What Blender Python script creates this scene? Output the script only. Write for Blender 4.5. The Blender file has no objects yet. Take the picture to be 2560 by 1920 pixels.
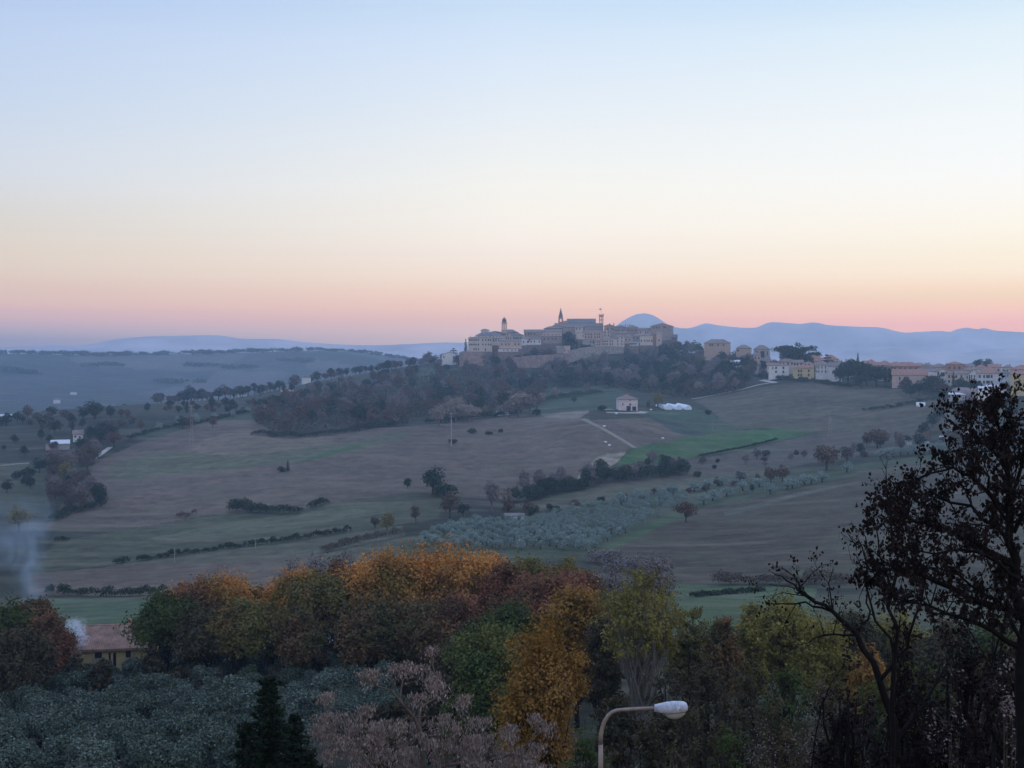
import bpy, math, random
import numpy as np

# ------------------------------------------------------------------ camera
scene = bpy.context.scene
COL = scene.collection
F = 2670.0                      # focal length in working pixels (frame 2212 x 1659 working pixels)
CX, CY = 1106.0, 829.5
PITCH = math.atan(74.5 / F)
CP, SP = math.cos(PITCH), math.sin(PITCH)
cam_data = bpy.data.cameras.new("camera")
cam = bpy.data.objects.new("camera", cam_data)
COL.objects.link(cam)
cam_data.sensor_width = 36.0
cam_data.lens = 36.0 * F / 2212.0
cam_data.clip_start = 0.3
cam_data.clip_end = 60000.0
cam.location = (0, 0, 0)
cam.rotation_euler = (math.radians(90) - PITCH, 0, 0)
scene.camera = cam

# ------------------------------------------------------------------ sky
def lin(c):
    c = c / 255.0
    return c / 12.92 if c <= 0.04045 else ((c + 0.055) / 1.055) ** 2.4
def rgb(r, g, b, a=1.0):
    return (lin(r), lin(g), lin(b), a)

world = bpy.data.worlds.new("World")
scene.world = world
world.use_nodes = True
wt = world.node_tree
wt.nodes.clear()
wout = wt.nodes.new("ShaderNodeOutputWorld")
wbg = wt.nodes.new("ShaderNodeBackground")
wtc = wt.nodes.new("ShaderNodeTexCoord")
wsep = wt.nodes.new("ShaderNodeSeparateXYZ")
wt.links.new(wtc.outputs["Generated"], wsep.inputs[0])
def wmath(op, a, b=None, clamp=False):
    n = wt.nodes.new("ShaderNodeMath"); n.operation = op; n.use_clamp = clamp
    for i, v in enumerate((a, b)):
        if v is None: continue
        if isinstance(v, (int, float)): n.inputs[i].default_value = v
        else: wt.links.new(v, n.inputs[i])
    return n.outputs[0]
zc = wmath('MAXIMUM', wsep.outputs[2], 0.0)
tz = wmath('SQRT', zc)
hyp = wmath('SQRT', wmath('ADD', wmath('MULTIPLY', wsep.outputs[0], wsep.outputs[0]), wmath('MULTIPLY', wsep.outputs[1], wsep.outputs[1])))
faz = wmath('DIVIDE', wsep.outputs[0], wmath('MAXIMUM', hyp, 0.0001))
#GAINS
GAIN_L = [(1.87,1.01,0.46), (1.87,1.01,0.46), (2.65,1.51,0.59), (3.19,1.75,0.47), (3.12,1.87,0.43), (2.37,1.74,0.59), (2.00,1.53,0.73), (1.76,1.51,0.86), (1.35,1.25,0.98), (1.22,1.18,1.09), (1.09,1.08,1.04), (1.03,1.02,1.01), (0.91,0.94,0.97), (1.75,1.75,1.75), (1.75,1.75,1.75)]
GAIN_C = [(3.04,1.89,0.69), (3.04,1.89,0.69), (3.04,1.89,0.69), (2.98,1.81,0.46), (3.12,2.02,0.43), (2.50,1.80,0.66), (2.11,1.68,0.89), (1.87,1.59,1.02), (1.60,1.44,1.13), (1.48,1.36,1.13), (1.34,1.25,1.08), (1.22,1.16,1.05), (1.15,1.11,1.04), (1.09,1.07,1.01), (1.75,1.75,1.75), (1.75,1.75,1.75)]
GAIN_R = [(3.33,1.74,0.40), (3.33,1.74,0.40), (3.33,1.74,0.40), (3.40,2.08,0.40), (2.95,1.96,0.40), (2.33,1.88,0.54), (2.08,1.70,0.84), (1.84,1.63,1.06), (1.55,1.43,1.08), (1.43,1.33,1.12), (1.27,1.22,1.13), (1.15,1.12,1.05), (1.07,1.07,1.01), (0.90,0.97,1.02), (1.75,1.75,1.75), (1.75,1.75,1.75)]
#END
def sky_ramp(stops, gain):
    n = wt.nodes.new("ShaderNodeValToRGB")
    cr = n.color_ramp
    while len(cr.elements) > 1: cr.elements.remove(cr.elements[-1])
    first = True
    for (y, c), g in zip(stops, gain):
        z = max(0.0, (755.0 - y) / math.hypot(F, 755.0 - y)) if y is not None else 1.0
        e = cr.elements[0] if first else cr.elements.new(math.sqrt(z))
        e.position = math.sqrt(z); e.color = tuple(a * b for a, b in zip(rgb(*c)[:3], g)) + (1,); first = False
    wt.links.new(tz, n.inputs[0])
    return n.outputs[0]
ZEN = (160, 182, 232)
SKY_L = [(756, (142, 155, 190)), (735, (150, 158, 188)), (715, (172, 169, 193)), (690, (196, 178, 192)), (670, (207, 184, 192)), (650, (215, 191, 193)), (625, (219, 197, 193)), (600, (221, 204, 197)), (500, (221, 215, 210)), (400, (216, 220, 226)), (250, (205, 218, 236)), (100, (195, 213, 240)), (0, (186, 208, 240)), (-900, (176, 198, 240)), (None, ZEN)]
SKY_C = [(756, (180, 174, 196)), (735, (190, 178, 196)), (715, (205, 186, 197)), (690, (219, 190, 193)), (670, (227, 196, 193)), (650, (233, 204, 197)), (625, (237, 213, 204)), (600, (239, 221, 211)), (550, (241, 230, 222)), (500, (242, 236, 229)), (400, (239, 240, 238)), (250, (226, 235, 245)), (100, (212, 228, 248)), (0, (200, 222, 246)), (-900, (184, 204, 240)), (None, ZEN)]
SKY_R = [(756, (214, 176, 184)), (735, (225, 182, 182)), (700, (232, 190, 183)), (680, (238, 198, 183)), (665, (242, 205, 185)), (650, (241, 210, 196)), (625, (245, 220, 202)), (600, (248, 229, 211)), (550, (250, 239, 223)), (500, (251, 245, 233)), (400, (249, 249, 246)), (250, (242, 248, 251)), (100, (228, 241, 251)), (0, (215, 234, 250)), (-900, (196, 212, 240)), (None, ZEN)]
rl, rc, rr = sky_ramp(SKY_L, GAIN_L), sky_ramp(SKY_C, GAIN_C), sky_ramp(SKY_R, GAIN_R)
def wmix(f, a, b):
    n = wt.nodes.new("ShaderNodeMix"); n.data_type = 'RGBA'
    wt.links.new(f, n.inputs[0]); wt.links.new(a, n.inputs[6]); wt.links.new(b, n.inputs[7])
    return n.outputs[2]
fl = wmath('ADD', wmath('DIVIDE', faz, 0.38), 1.0, clamp=True)
fr = wmath('DIVIDE', faz, 0.38, clamp=True)
skyc = wmix(fr, wmix(fl, rl, rc), rr)
wt.links.new(skyc, wbg.inputs[0])
wbg.inputs[1].default_value = 1.0
wt.links.new(wbg.outputs[0], wout.inputs[0])

# ------------------------------------------------------------------ sun: the last glow, far round to the right, very soft
sun_d = bpy.data.lights.new("sun", 'SUN')
sun_d.energy = 0.18
sun_d.angle = math.radians(40)
sun_d.color = (1.0, 0.80, 0.66)
sun = bpy.data.objects.new("sun", sun_d)
COL.objects.link(sun)
sun.rotation_euler = (math.radians(74), 0, math.radians(112))

# ------------------------------------------------------------------ render look
scene.view_settings.view_transform = 'Standard'
scene.view_settings.look = 'None'
scene.view_settings.exposure = 0.0
scene.view_settings.gamma = 1.0
cy = scene.cycles
cy.max_bounces = 8; cy.diffuse_bounces = 3; cy.glossy_bounces = 2
cy.transparent_max_bounces = 12; cy.volume_bounces = 4; cy.transmission_bounces = 2
cy.volume_step_rate = 1.0; cy.volume_max_steps = 128
cy.use_denoising = True
cy.caustics_reflective = False; cy.caustics_refractive = False

# ------------------------------------------------------------------ rays and ground
def ray(px, py):
    x = (px - CX) / F; y = (CY - py) / F
    dx, dy, dz = x, CP + y * SP, -SP + y * CP
    return dx, dy, dz
def at(px, py, D):
    dx, dy, dz = ray(px, py)
    k = D / math.hypot(dx, dy)
    return np.array((dx * k, dy * k, dz * k))
def project(x, y, z):
    f = y * CP - z * SP; u = y * SP + z * CP
    f = np.where(f < 1e-3, 1e-3, f) if isinstance(f, np.ndarray) else max(f, 1e-3)
    return CX + F * x / f, CY - F * u / f
def slope_of(py):
    y = (CY - py) / F
    return (-SP + y * CP) / (CP + y * SP)

COLS = np.array([-300, 0, 250, 500, 750, 950, 1100, 1300, 1500, 1700, 1950, 2212, 2500], float)
NEAR = [(1, -9), (6, -10), (14, -13.5), (22, -15), (32, -16.5), (45, -21), (65, -27), (95, -34), (130, -40.5), (180, -46.5)]
ROWS = [
 (240, [1320]*13),
 (320, [1282,1282,1282,1280,1278,1275,1272,1268,1264,1262,1258,1255,1255]),
 (400, [1215,1215,1215,1205,1192,1185,1182,1188,1190,1180,1168,1150,1150]),
 (500, [1125,1122,1125,1118,1102,1096,1100,1108,1108,1092,1075,1060,1060]),
 (600, [1045,1040,1038,1030,1018,1015,1018,1010,1030,1020,1000,985,985]),
 (700, [985,980,965,952,948,945,938,915,945,950,935,915,915]),
 (800, [935,925,908,900,905,902,890,880,886,880,862,845,845]),
 (850, [918,905,888,888,892,885,878,872,868,840,833,831,831]),
 (900, [905,890,878,878,882,872,868,866,850,819,817,814,814]),
 (960, [906,890,875,868,858,857,857,850,832,804,804,802,802]),
 (1000,[908,890,874,862,845,848,850,840,818,798,800,803,803]),
 (1100,[915,897,882,860,818,803,808,800,792,784,797,803,803]),
 (1180,[918,902,888,862,812,782,768,752,768,788,800,806,806]),
 (1250,[920,905,892,866,820,780,748,730,766,792,804,808,808]),
 (1350,[918,908,896,874,842,806,775,755,780,802,812,815,815]),
 (1600,[908,898,892,880,868,862,852,842,840,840,838,838,838]),
 (2000,[870,862,858,852,850,845,842,838,836,834,832,832,832]),
 (2350,[805,802,802,800,798,812,822,826,826,824,822,822,822]),
 (2600,[772,770,771,767,764,792,812,820,820,818,816,816,816]),
 (3000,[778,778,778,774,772,796,812,818,818,816,812,812,812]),
 (3800,[786,786,786,784,782,790,800,806,806,804,800,800,800]),
 (5600,[775]*13),
 (9000,[765]*13),
]
RD = np.array([d for d, _ in NEAR] + [d for d, _ in ROWS], float)
TAB = np.array([[z / d] * len(COLS) for d, z in NEAR] + [[slope_of(v) for v in r] for _, r in ROWS])
LRD = np.log(RD)
# near ground: lower to the left (olive grove), higher to the right
for i, (d, z) in enumerate(NEAR):
    k = np.clip((COLS - 900) / 1200, -1, 1.2)
    TAB[i] += k * 0.012 * np.clip((d - 20) / 60, 0, 1)

def _cr(t):
    t2, t3 = t * t, t * t * t
    return np.stack([-0.5*t3 + t2 - 0.5*t, 1.5*t3 - 2.5*t2 + 1, -1.5*t3 + 2*t2 + 0.5*t, 0.5*t3 - 0.5*t2])
def _interp(lr, c):
    i = np.clip(np.searchsorted(LRD, lr) - 1, 0, len(LRD) - 2)
    ti = np.clip((lr - LRD[i]) / (LRD[i+1] - LRD[i]), 0, 1)
    j = np.clip(np.searchsorted(COLS, c) - 1, 0, len(COLS) - 2)
    tj = np.clip((c - COLS[j]) / (COLS[j+1] - COLS[j]), 0, 1)
    wi, wj = _cr(ti), _cr(tj)
    out = 0
    for a in range(4):
        ia = np.clip(i + a - 1, 0, len(LRD) - 1)
        for b in range(4):
            jb = np.clip(j + b - 1, 0, len(COLS) - 1)
            out = out + wi[a] * wj[b] * TAB[ia, jb]
    return out
def vnoise(x, y, s, seed=0):
    x = np.asarray(x, float) / s; y = np.asarray(y, float) / s
    xi, yi = np.floor(x), np.floor(y); fx, fy = x - xi, y - yi
    fx = fx*fx*(3-2*fx); fy = fy*fy*(3-2*fy)
    def h(a, b):
        v = np.sin(a * 127.1 + b * 311.7 + seed * 74.7) * 43758.5453
        return v - np.floor(v)
    return (h(xi,yi)*(1-fx)+h(xi+1,yi)*fx)*(1-fy)+(h(xi,yi+1)*(1-fx)+h(xi+1,yi+1)*fx)*fy
def H(x, y):
    x = np.asarray(x, float); y = np.asarray(y, float)
    r = np.maximum(np.hypot(x, y), 1.0)
    yy = np.maximum(y, 0.35 * r)
    c = np.clip(CX + F * x / yy * CP, COLS[0], COLS[-1])
    s = _interp(np.log(r), c)
    amp = np.clip((r - 150) / 900, 0, 1.4)
    n = (vnoise(x, y, 90, 1) - .5) * 2.6 + (vnoise(x, y, 37, 2) - .5) * .8
    n2 = np.clip((r - 1700) / 500, 0, 1) * (vnoise(x, y, 260, 3) - .5) * 14
    return s * r + n * amp + n2
_LR = np.linspace(math.log(12), math.log(8000), 700)
_R = np.exp(_LR)
def ground_at(px, py, rmin=0, rmax=9e9):
    """where the line of sight through a photo point meets the ground"""
    dx, dy, dz = ray(px, py)
    h = math.hypot(dx, dy)
    xs, ys, zs = dx / h * _R, dy / h * _R, dz / h * _R
    d = zs - H(xs, ys)
    ok = (_R > rmin) & (_R < rmax)
    idx = np.where((d[:-1] > 0) & (d[1:] <= 0) & ok[1:])[0]
    if len(idx) == 0: return None
    i = idx[0]; t = d[i] / (d[i] - d[i+1])
    r = _R[i] + t * (_R[i+1] - _R[i])
    x, y = dx / h * r, dy / h * r
    return np.array((x, y, float(H(x, y))))
def on_ground(px, D):
    """ground point at distance D straight under photo column px"""
    dx, dy, dz = ray(px, 800)
    k = D / math.hypot(dx, dy)
    x, y = dx * k, dy * k
    return np.array((x, y, float(H(x, y))))

# ------------------------------------------------------------------ object helpers
def tag(o, label=None, cat=None, group=None, kind=None):
    if label: o['label'] = label
    if cat: o['category'] = cat
    if group: o['group'] = group
    if kind: o['kind'] = kind
    return o
def mesh_np(name, verts, faces_flat, nper, mat=None, smooth=False):
    me = bpy.data.meshes.new(name)
    verts = np.asarray(verts, np.float32)
    nf = len(faces_flat) // nper
    me.vertices.add(len(verts)); me.vertices.foreach_set("co", verts.ravel())
    me.loops.add(len(faces_flat)); me.loops.foreach_set("vertex_index", np.asarray(faces_flat, np.int32))
    me.polygons.add(nf)
    me.polygons.foreach_set("loop_start", np.arange(0, nf * nper, nper, dtype=np.int32))
    me.polygons.foreach_set("loop_total", np.full(nf, nper, np.int32))
    if smooth: me.polygons.foreach_set("use_smooth", np.ones(nf, bool))
    me.update(calc_edges=True)
    if mat: me.materials.append(mat)
    return me
def obj(name, me, parent=None, loc=None):
    o = bpy.data.objects.new(name, me)
    COL.objects.link(o)
    if parent: o.parent = parent
    if loc is not None: o.location = loc
    return o
def empty(name, loc=(0,0,0), rz=0.0, scale=1.0):
    o = bpy.data.objects.new(name, None)
    COL.objects.link(o)
    o.location = tuple(float(v) for v in loc); o.rotation_euler = (0, 0, rz)
    o.empty_display_size = 0.5
    o.scale = (scale,) * 3 if not hasattr(scale, '__len__') else scale
    return o
class MB:
    """collects boxes, prisms and tubes; build() links them as one mesh object"""
    def __init__(s): s.v = []; s.f = []
    def quad(s, *p):
        n = len(s.v); s.v += [tuple(map(float, q)) for q in p]; s.f.append(tuple(range(n, n + len(p))))
    def box(s, x0, y0, z0, x1, y1, z1):
        n = len(s.v)
        s.v += [(x0,y0,z0),(x1,y0,z0),(x1,y1,z0),(x0,y1,z0),(x0,y0,z1),(x1,y0,z1),(x1,y1,z1),(x0,y1,z1)]
        for f in ((0,3,2,1),(4,5,6,7),(0,1,5,4),(1,2,6,5),(2,3,7,6),(3,0,4,7)): s.f.append(tuple(n+i for i in f))
    def tube(s, pts, radii, sides=6, cap=True):
        pts = [np.array(p, float) for p in pts]
        n0 = len(s.v); prev = None
        for i, p in enumerate(pts):
            t = pts[min(i+1, len(pts)-1)] - pts[max(i-1, 0)]
            t /= (np.linalg.norm(t) + 1e-9)
            a = prev if prev is not None else (np.array((1.,0,0)) if abs(t[0]) < .9 else np.array((0,1.,0)))
            u = a - t * np.dot(a, t); u /= (np.linalg.norm(u) + 1e-9); prev = u
            w = np.cross(t, u)
            r = radii[i] if hasattr(radii, '__len__') else radii
            for k in range(sides):
                an = 2 * math.pi * k / sides
                s.v.append(tuple(p + r * (math.cos(an) * u + math.sin(an) * w)))
        for i in range(len(pts) - 1):
            for k in range(sides):
                a = n0 + i * sides + k; b = n0 + i * sides + (k + 1) % sides
                s.f.append((a, b, b + sides, a + sides))
        if cap:
            s.f.append(tuple(n0 + k for k in range(sides))[::-1])
            s.f.append(tuple(n0 + (len(pts)-1) * sides + k for k in range(sides)))
    def lathe(s, prof, sides=12, c=(0,0,0)):
        n0 = len(s.v)
        for r, z in prof:
            for k in range(sides):
                an = 2 * math.pi * (k + .5) / sides
                s.v.append((c[0] + r * math.cos(an), c[1] + r * math.sin(an), c[2] + z))
        for i in range(len(prof) - 1):
            for k in range(sides):
                a = n0 + i * sides + k; b = n0 + i * sides + (k + 1) % sides
                s.f.append((a, b, b + sides, a + sides))
        s.f.append(tuple(n0 + k for k in range(sides))[::-1]); s.f.append(tuple(n0 + (len(prof)-1)*sides + k for k in range(sides)))
    def mesh(s, name, mat, smooth=False):
        me = bpy.data.meshes.new(name); me.from_pydata(s.v, [], s.f)
        if smooth: me.polygons.foreach_set("use_smooth", [True] * len(me.polygons))
        me.update()
        if mat: me.materials.append(mat)
        return me
    def build(s, name, mat, parent=None, smooth=False):
        return obj(name, s.mesh(name, mat, smooth), parent)

# ------------------------------------------------------------------ materials
def new_mat(name):
    m = bpy.data.materials.new(name); m.use_nodes = True
    t = m.node_tree; t.nodes.clear()
    o = t.nodes.new("ShaderNodeOutputMaterial")
    return m, t, o
LEAF_K = 0.88
def leaf_mat(name, cols, rough=0.75, patch=None, patch_scale=0.25, var=0.35, trans=0.15):
    """foliage: every leaf clump takes its own colour; patch = second set of colours that takes over in patches of the crown"""
    m, t, o = new_mat(name)
    b = t.nodes.new("ShaderNodeBsdfPrincipled")
    geo = t.nodes.new("ShaderNodeNewGeometry")
    oi = t.nodes.new("ShaderNodeObjectInfo")
    def ramp(cs, src):
        n = t.nodes.new("ShaderNodeValToRGB"); cr = n.color_ramp
        while len(cr.elements) > 1: cr.elements.remove(cr.elements[-1])
        for i, c in enumerate(cs):
            e = cr.elements[0] if i == 0 else cr.elements.new(i / max(1, len(cs)-1))
            e.position = i / max(1, len(cs)-1); e.color = (*[v * LEAF_K for v in c], 1)
        t.links.new(src, n.inputs[0]); return n.outputs[0]
    mm = t.nodes.new("ShaderNodeMath"); mm.operation = 'MULTIPLY_ADD'
    t.links.new(geo.outputs["Random Per Island"], mm.inputs[0]); mm.inputs[1].default_value = 1 - var
    m2 = t.nodes.new("ShaderNodeMath"); m2.operation = 'MULTIPLY'; m2.inputs[1].default_value = var
    t.links.new(oi.outputs["Random"], m2.inputs[0]); t.links.new(m2.outputs[0], mm.inputs[2])
    c = ramp(cols, mm.outputs[0])
    if patch:
        tc = t.nodes.new("ShaderNodeTexCoord"); nz = t.nodes.new("ShaderNodeTexNoise")
        nz.inputs["Scale"].default_value = patch_scale; nz.inputs["Detail"].default_value = 3
        t.links.new(tc.outputs["Object"], nz.inputs["Vector"])
        st = t.nodes.new("ShaderNodeMapRange"); st.inputs[1].default_value = .42; st.inputs[2].default_value = .58
        t.links.new(nz.outputs[0], st.inputs[0])
        mx = t.nodes.new("ShaderNodeMix"); mx.data_type = 'RGBA'
        t.links.new(st.outputs[0], mx.inputs[0]); t.links.new(c, mx.inputs[6]); t.links.new(ramp(patch, mm.outputs[0]), mx.inputs[7])
        c = mx.outputs[2]
    t.links.new(c, b.inputs["Base Color"]); b.inputs["Roughness"].default_value = rough
    b.inputs["Specular IOR Level"].default_value = 0.04
    if trans > 0:
        tr = t.nodes.new("ShaderNodeBsdfTranslucent"); t.links.new(c, tr.inputs[0])
        ms = t.nodes.new("ShaderNodeMixShader"); ms.inputs[0].default_value = trans
        t.links.new(b.outputs[0], ms.inputs[1]); t.links.new(tr.outputs[0], ms.inputs[2]); t.links.new(ms.outputs[0], o.inputs[0])
    else: t.links.new(b.outputs[0], o.inputs[0])
    return m
def plain(name, c, rough=0.8, noise=0.25, scale=2.0, spec=0.05, metal=0.0, c2=None):
    m, t, o = new_mat(name)
    b = t.nodes.new("ShaderNodeBsdfPrincipled")
    tc = t.nodes.new("ShaderNodeTexCoord"); nz = t.nodes.new("ShaderNodeTexNoise")
    nz.inputs["Scale"].default_value = scale; nz.inputs["Detail"].default_value = 5; nz.inputs["Roughness"].default_value = .65
    t.links.new(tc.outputs["Object"], nz.inputs["Vector"])
    r = t.nodes.new("ShaderNodeValToRGB")
    lo = c2 or tuple(v * (1 - noise) for v in c); hi = tuple(min(1, v * (1 + noise * .6)) for v in c)
    r.color_ramp.elements[0].color = (*lo, 1); r.color_ramp.elements[1].color = (*hi, 1)
    r.color_ramp.elements[0].position = .32; r.color_ramp.elements[1].position = .68
    t.links.new(nz.outputs[0], r.inputs[0]); t.links.new(r.outputs[0], b.inputs["Base Color"])
    b.inputs["Roughness"].default_value = rough; b.inputs["Specular IOR Level"].default_value = spec
    b.inputs["Metallic"].default_value = metal
    t.links.new(b.outputs[0], o.inputs[0])
    return m
# ================================================================== GROUND
SOIL = (0.158, 0.118, 0.088); SOIL2 = (0.205, 0.158, 0.110); GRN = (0.085, 0.092, 0.052); GRN2 = (0.125, 0.122, 0.078)
VIV = (0.070, 0.125, 0.048); TAN = (0.30, 0.25, 0.19); DRK = (0.045, 0.048, 0.032); OLG = (0.080, 0.100, 0.055)
FIELDS = [  # outlines of the fields as the photograph shows them, laid on the ground
 (DRK, [(-300,1700),(-300,1380),(2500,1380),(2500,1700)]),
 (GRN, [(-300,1290),(2500,1290),(2500,1390),(-300,1390)]),
 ((.085,.135,.07), [(60,1292),(360,1297),(360,1420),(60,1420)]),
 ((.085,.13,.06), [(1440,1262),(1680,1268),(1760,1272),(1760,1420),(1440,1420)]),
 (SOIL, [(60,1240),(280,1222),(600,1208),(760,1190),(900,1215),(900,1290),(60,1286)]),
 (GRN2, [(260,1222),(400,1196),(600,1178),(760,1150),(870,1135),(880,1155),(760,1180),(620,1208),(430,1216)]),
 (GRN2, [(700,1195),(880,1160),(1130,1120),(1130,1240),(700,1240)]),
 (GRN, [(60,1240),(120,1170),(300,1140),(480,1110),(740,1085),(900,1060),(960,1080),(950,1120),(880,1130),(760,1148),(600,1176),(400,1194),(260,1220)]),
 ((.13,.135,.08), [(310,1168),(480,1130),(720,1098),(880,1082),(900,1100),(700,1130),(460,1170)]),
 (SOIL, [(100,1140),(200,1000),(330,945),(450,910),(560,900),(590,945),(880,920),(960,915),(1130,895),(1260,905),(1370,965),(1300,1010),(1180,1060),(1120,1080),(1000,1075),(900,1062),(740,1083),(640,1100),(480,1110),(300,1138)]),
 (SOIL2, [(400,965),(470,940),(560,928),(590,948),(720,942),(720,960),(560,985),(440,985)]),
 ((.13,.135,.08), [(230,1010),(330,975),(520,985),(800,948),(900,925),(880,945),(640,1000),(420,1020),(240,1040)]),
 (VIV, [(640,1003),(700,978),(780,956),(775,966),(700,988)]),
 (OLG, [(280,945),(330,925),(540,890),(560,905),(450,912),(330,948)]),
 (OLG, [(860,1175),(1000,1140),(1130,1120),(1480,1060),(1500,1100),(1270,1200),(1000,1220),(860,1220)]),
 (GRN2, [(1120,1088),(1290,1052),(1450,1038),(1700,1010),(1700,1025),(1480,1062),(1140,1108)]),
 (OLG, [(1450,1062),(1700,1020),(2000,985),(2100,960),(2100,985),(1700,1065),(1500,1102)]),
 ((.088,.072,.048), [(1280,1200),(1400,1140),(1500,1100),(1700,1068),(1900,1010),(2100,985),(2300,960),(2300,1266),(1440,1262),(1280,1262)]),
 (VIV, [(1260,1203),(1400,1135),(1480,1100),(1500,1104),(1400,1150),(1290,1205)]),
 ((.10,.14,.055), [(1060,1128),(1130,1112),(1150,1122),(1100,1140)]),
 ((.13,.125,.09), [(1560,1105),(1700,1072),(1860,1036),(1862,1040),(1700,1080),(1570,1114)]),
 ((.125,.105,.08), [(1460,1000),(1600,975),(1760,935),(2000,925),(2000,960),(1700,1010),(1450,1040),(1290,1052),(1340,1005)]),
 ((.062,.142,.045), [(1330,1003),(1360,972),(1480,944),(1600,928),(1720,925),(1760,932),(1640,962),(1500,988),(1450,1000),(1400,998)]),
 (TAN, [(1240,1040),(1290,985),(1352,976),(1330,1000),(1290,1020)]),
 ((.13,.115,.08), [(1500,866),(1660,835),(1750,824),(1950,842),(2060,870),(2060,930),(1760,931),(1690,925),(1600,926),(1560,905)]),
 ((.06,.10,.06), [(1380,890),(1500,880),(1560,905),(1600,926),(1480,944),(1440,930)]),
 ((.05,.075,.06), [(1392,897),(1430,902),(1530,940),(1480,944)]),
 (SOIL, [(1255,908),(1400,902),(1480,944),(1365,970)]),
 ((.13,.135,.09), [(1255,903),(1268,903),(1375,966),(1362,970)]),
 ((.26,.21,.17), [(1165,893),(1275,885),(1252,903),(1190,905)]),
 ((.16,.145,.105), [(1140,905),(1190,903),(1255,903),(1262,908),(1190,909),(1130,912)]),
 ((.06,.125,.05), [(795,850),(850,818),(960,795),(985,800),(960,826),(880,845),(820,855)]),
 ((.05,.085,.045), [(1130,880),(1180,840),(1330,825),(1350,850),(1330,885),(1170,892)]),
 (GRN, [(-300,1000),(120,1000),(230,960),(200,1010),(90,1110),(-300,1110)]),
]
def inside(px, py, poly):
    r = np.zeros(px.shape, bool); n = len(poly)
    for i in range(n):
        x1, y1 = poly[i]; x2, y2 = poly[(i+1) % n]
        if y1 == y2: continue
        c = ((y1 > py) != (y2 > py)) & (px < (x2 - x1) * (py - y1) / (y2 - y1) + x1)
        r ^= c
    return r
NA, NR = 1150, 720
az = np.concatenate([np.radians(np.linspace(-180, -34, 50, endpoint=False)), np.radians(np.linspace(-34, 34, NA)), np.radians(np.linspace(34, 180, 51)[1:])])
rr_ = np.exp(np.concatenate([np.linspace(math.log(1.5), math.log(200), 110, endpoint=False), np.linspace(math.log(200), math.log(1400), 470, endpoint=False), np.linspace(math.log(1400), math.log(6140), 140)]))
A, R_ = np.meshgrid(az, rr_)
X, Y = np.sin(A) * R_, np.cos(A) * R_
Z = H(X, Y)
PX, PY = project(X, Y, Z)
# wobble the outlines a little, as real field margins do
wx = (vnoise(X, Y, 22, 7) - .5) * 10 + (vnoise(X, Y, 7, 8) - .5) * 3
wy = (vnoise(X, Y, 25, 9) - .5) * 3.0
colr = np.empty(X.shape + (3,)); colr[:] = DRK
far = R_ > 1400
fn = vnoise(X, Y, 240, 11); fn2 = vnoise(X + Y * .6, Y, 130, 12)
colr[far] = (0.07, 0.078, 0.075)
colr[far & (fn > .5)] = (0.14, 0.125, 0.12)
colr[far & (fn2 > .70)] = (0.055, 0.065, 0.05)
mid = (R_ > 190) & (R_ < 1320) & (Y > 0)
for c, poly in FIELDS:
    k = inside(PX + wx, PY + wy, poly) & mid
    colr[k] = c
verts = np.stack([X, Y, Z], -1).reshape(-1, 3)
n1 = X.shape[1]
ii, jj = np.meshgrid(np.arange(X.shape[0]-1), np.arange(n1-1), indexing='ij')
a = (ii * n1 + jj).ravel()
faces = np.stack([a, a + 1, a + n1 + 1, a + n1], -1).ravel()[::1]
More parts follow.
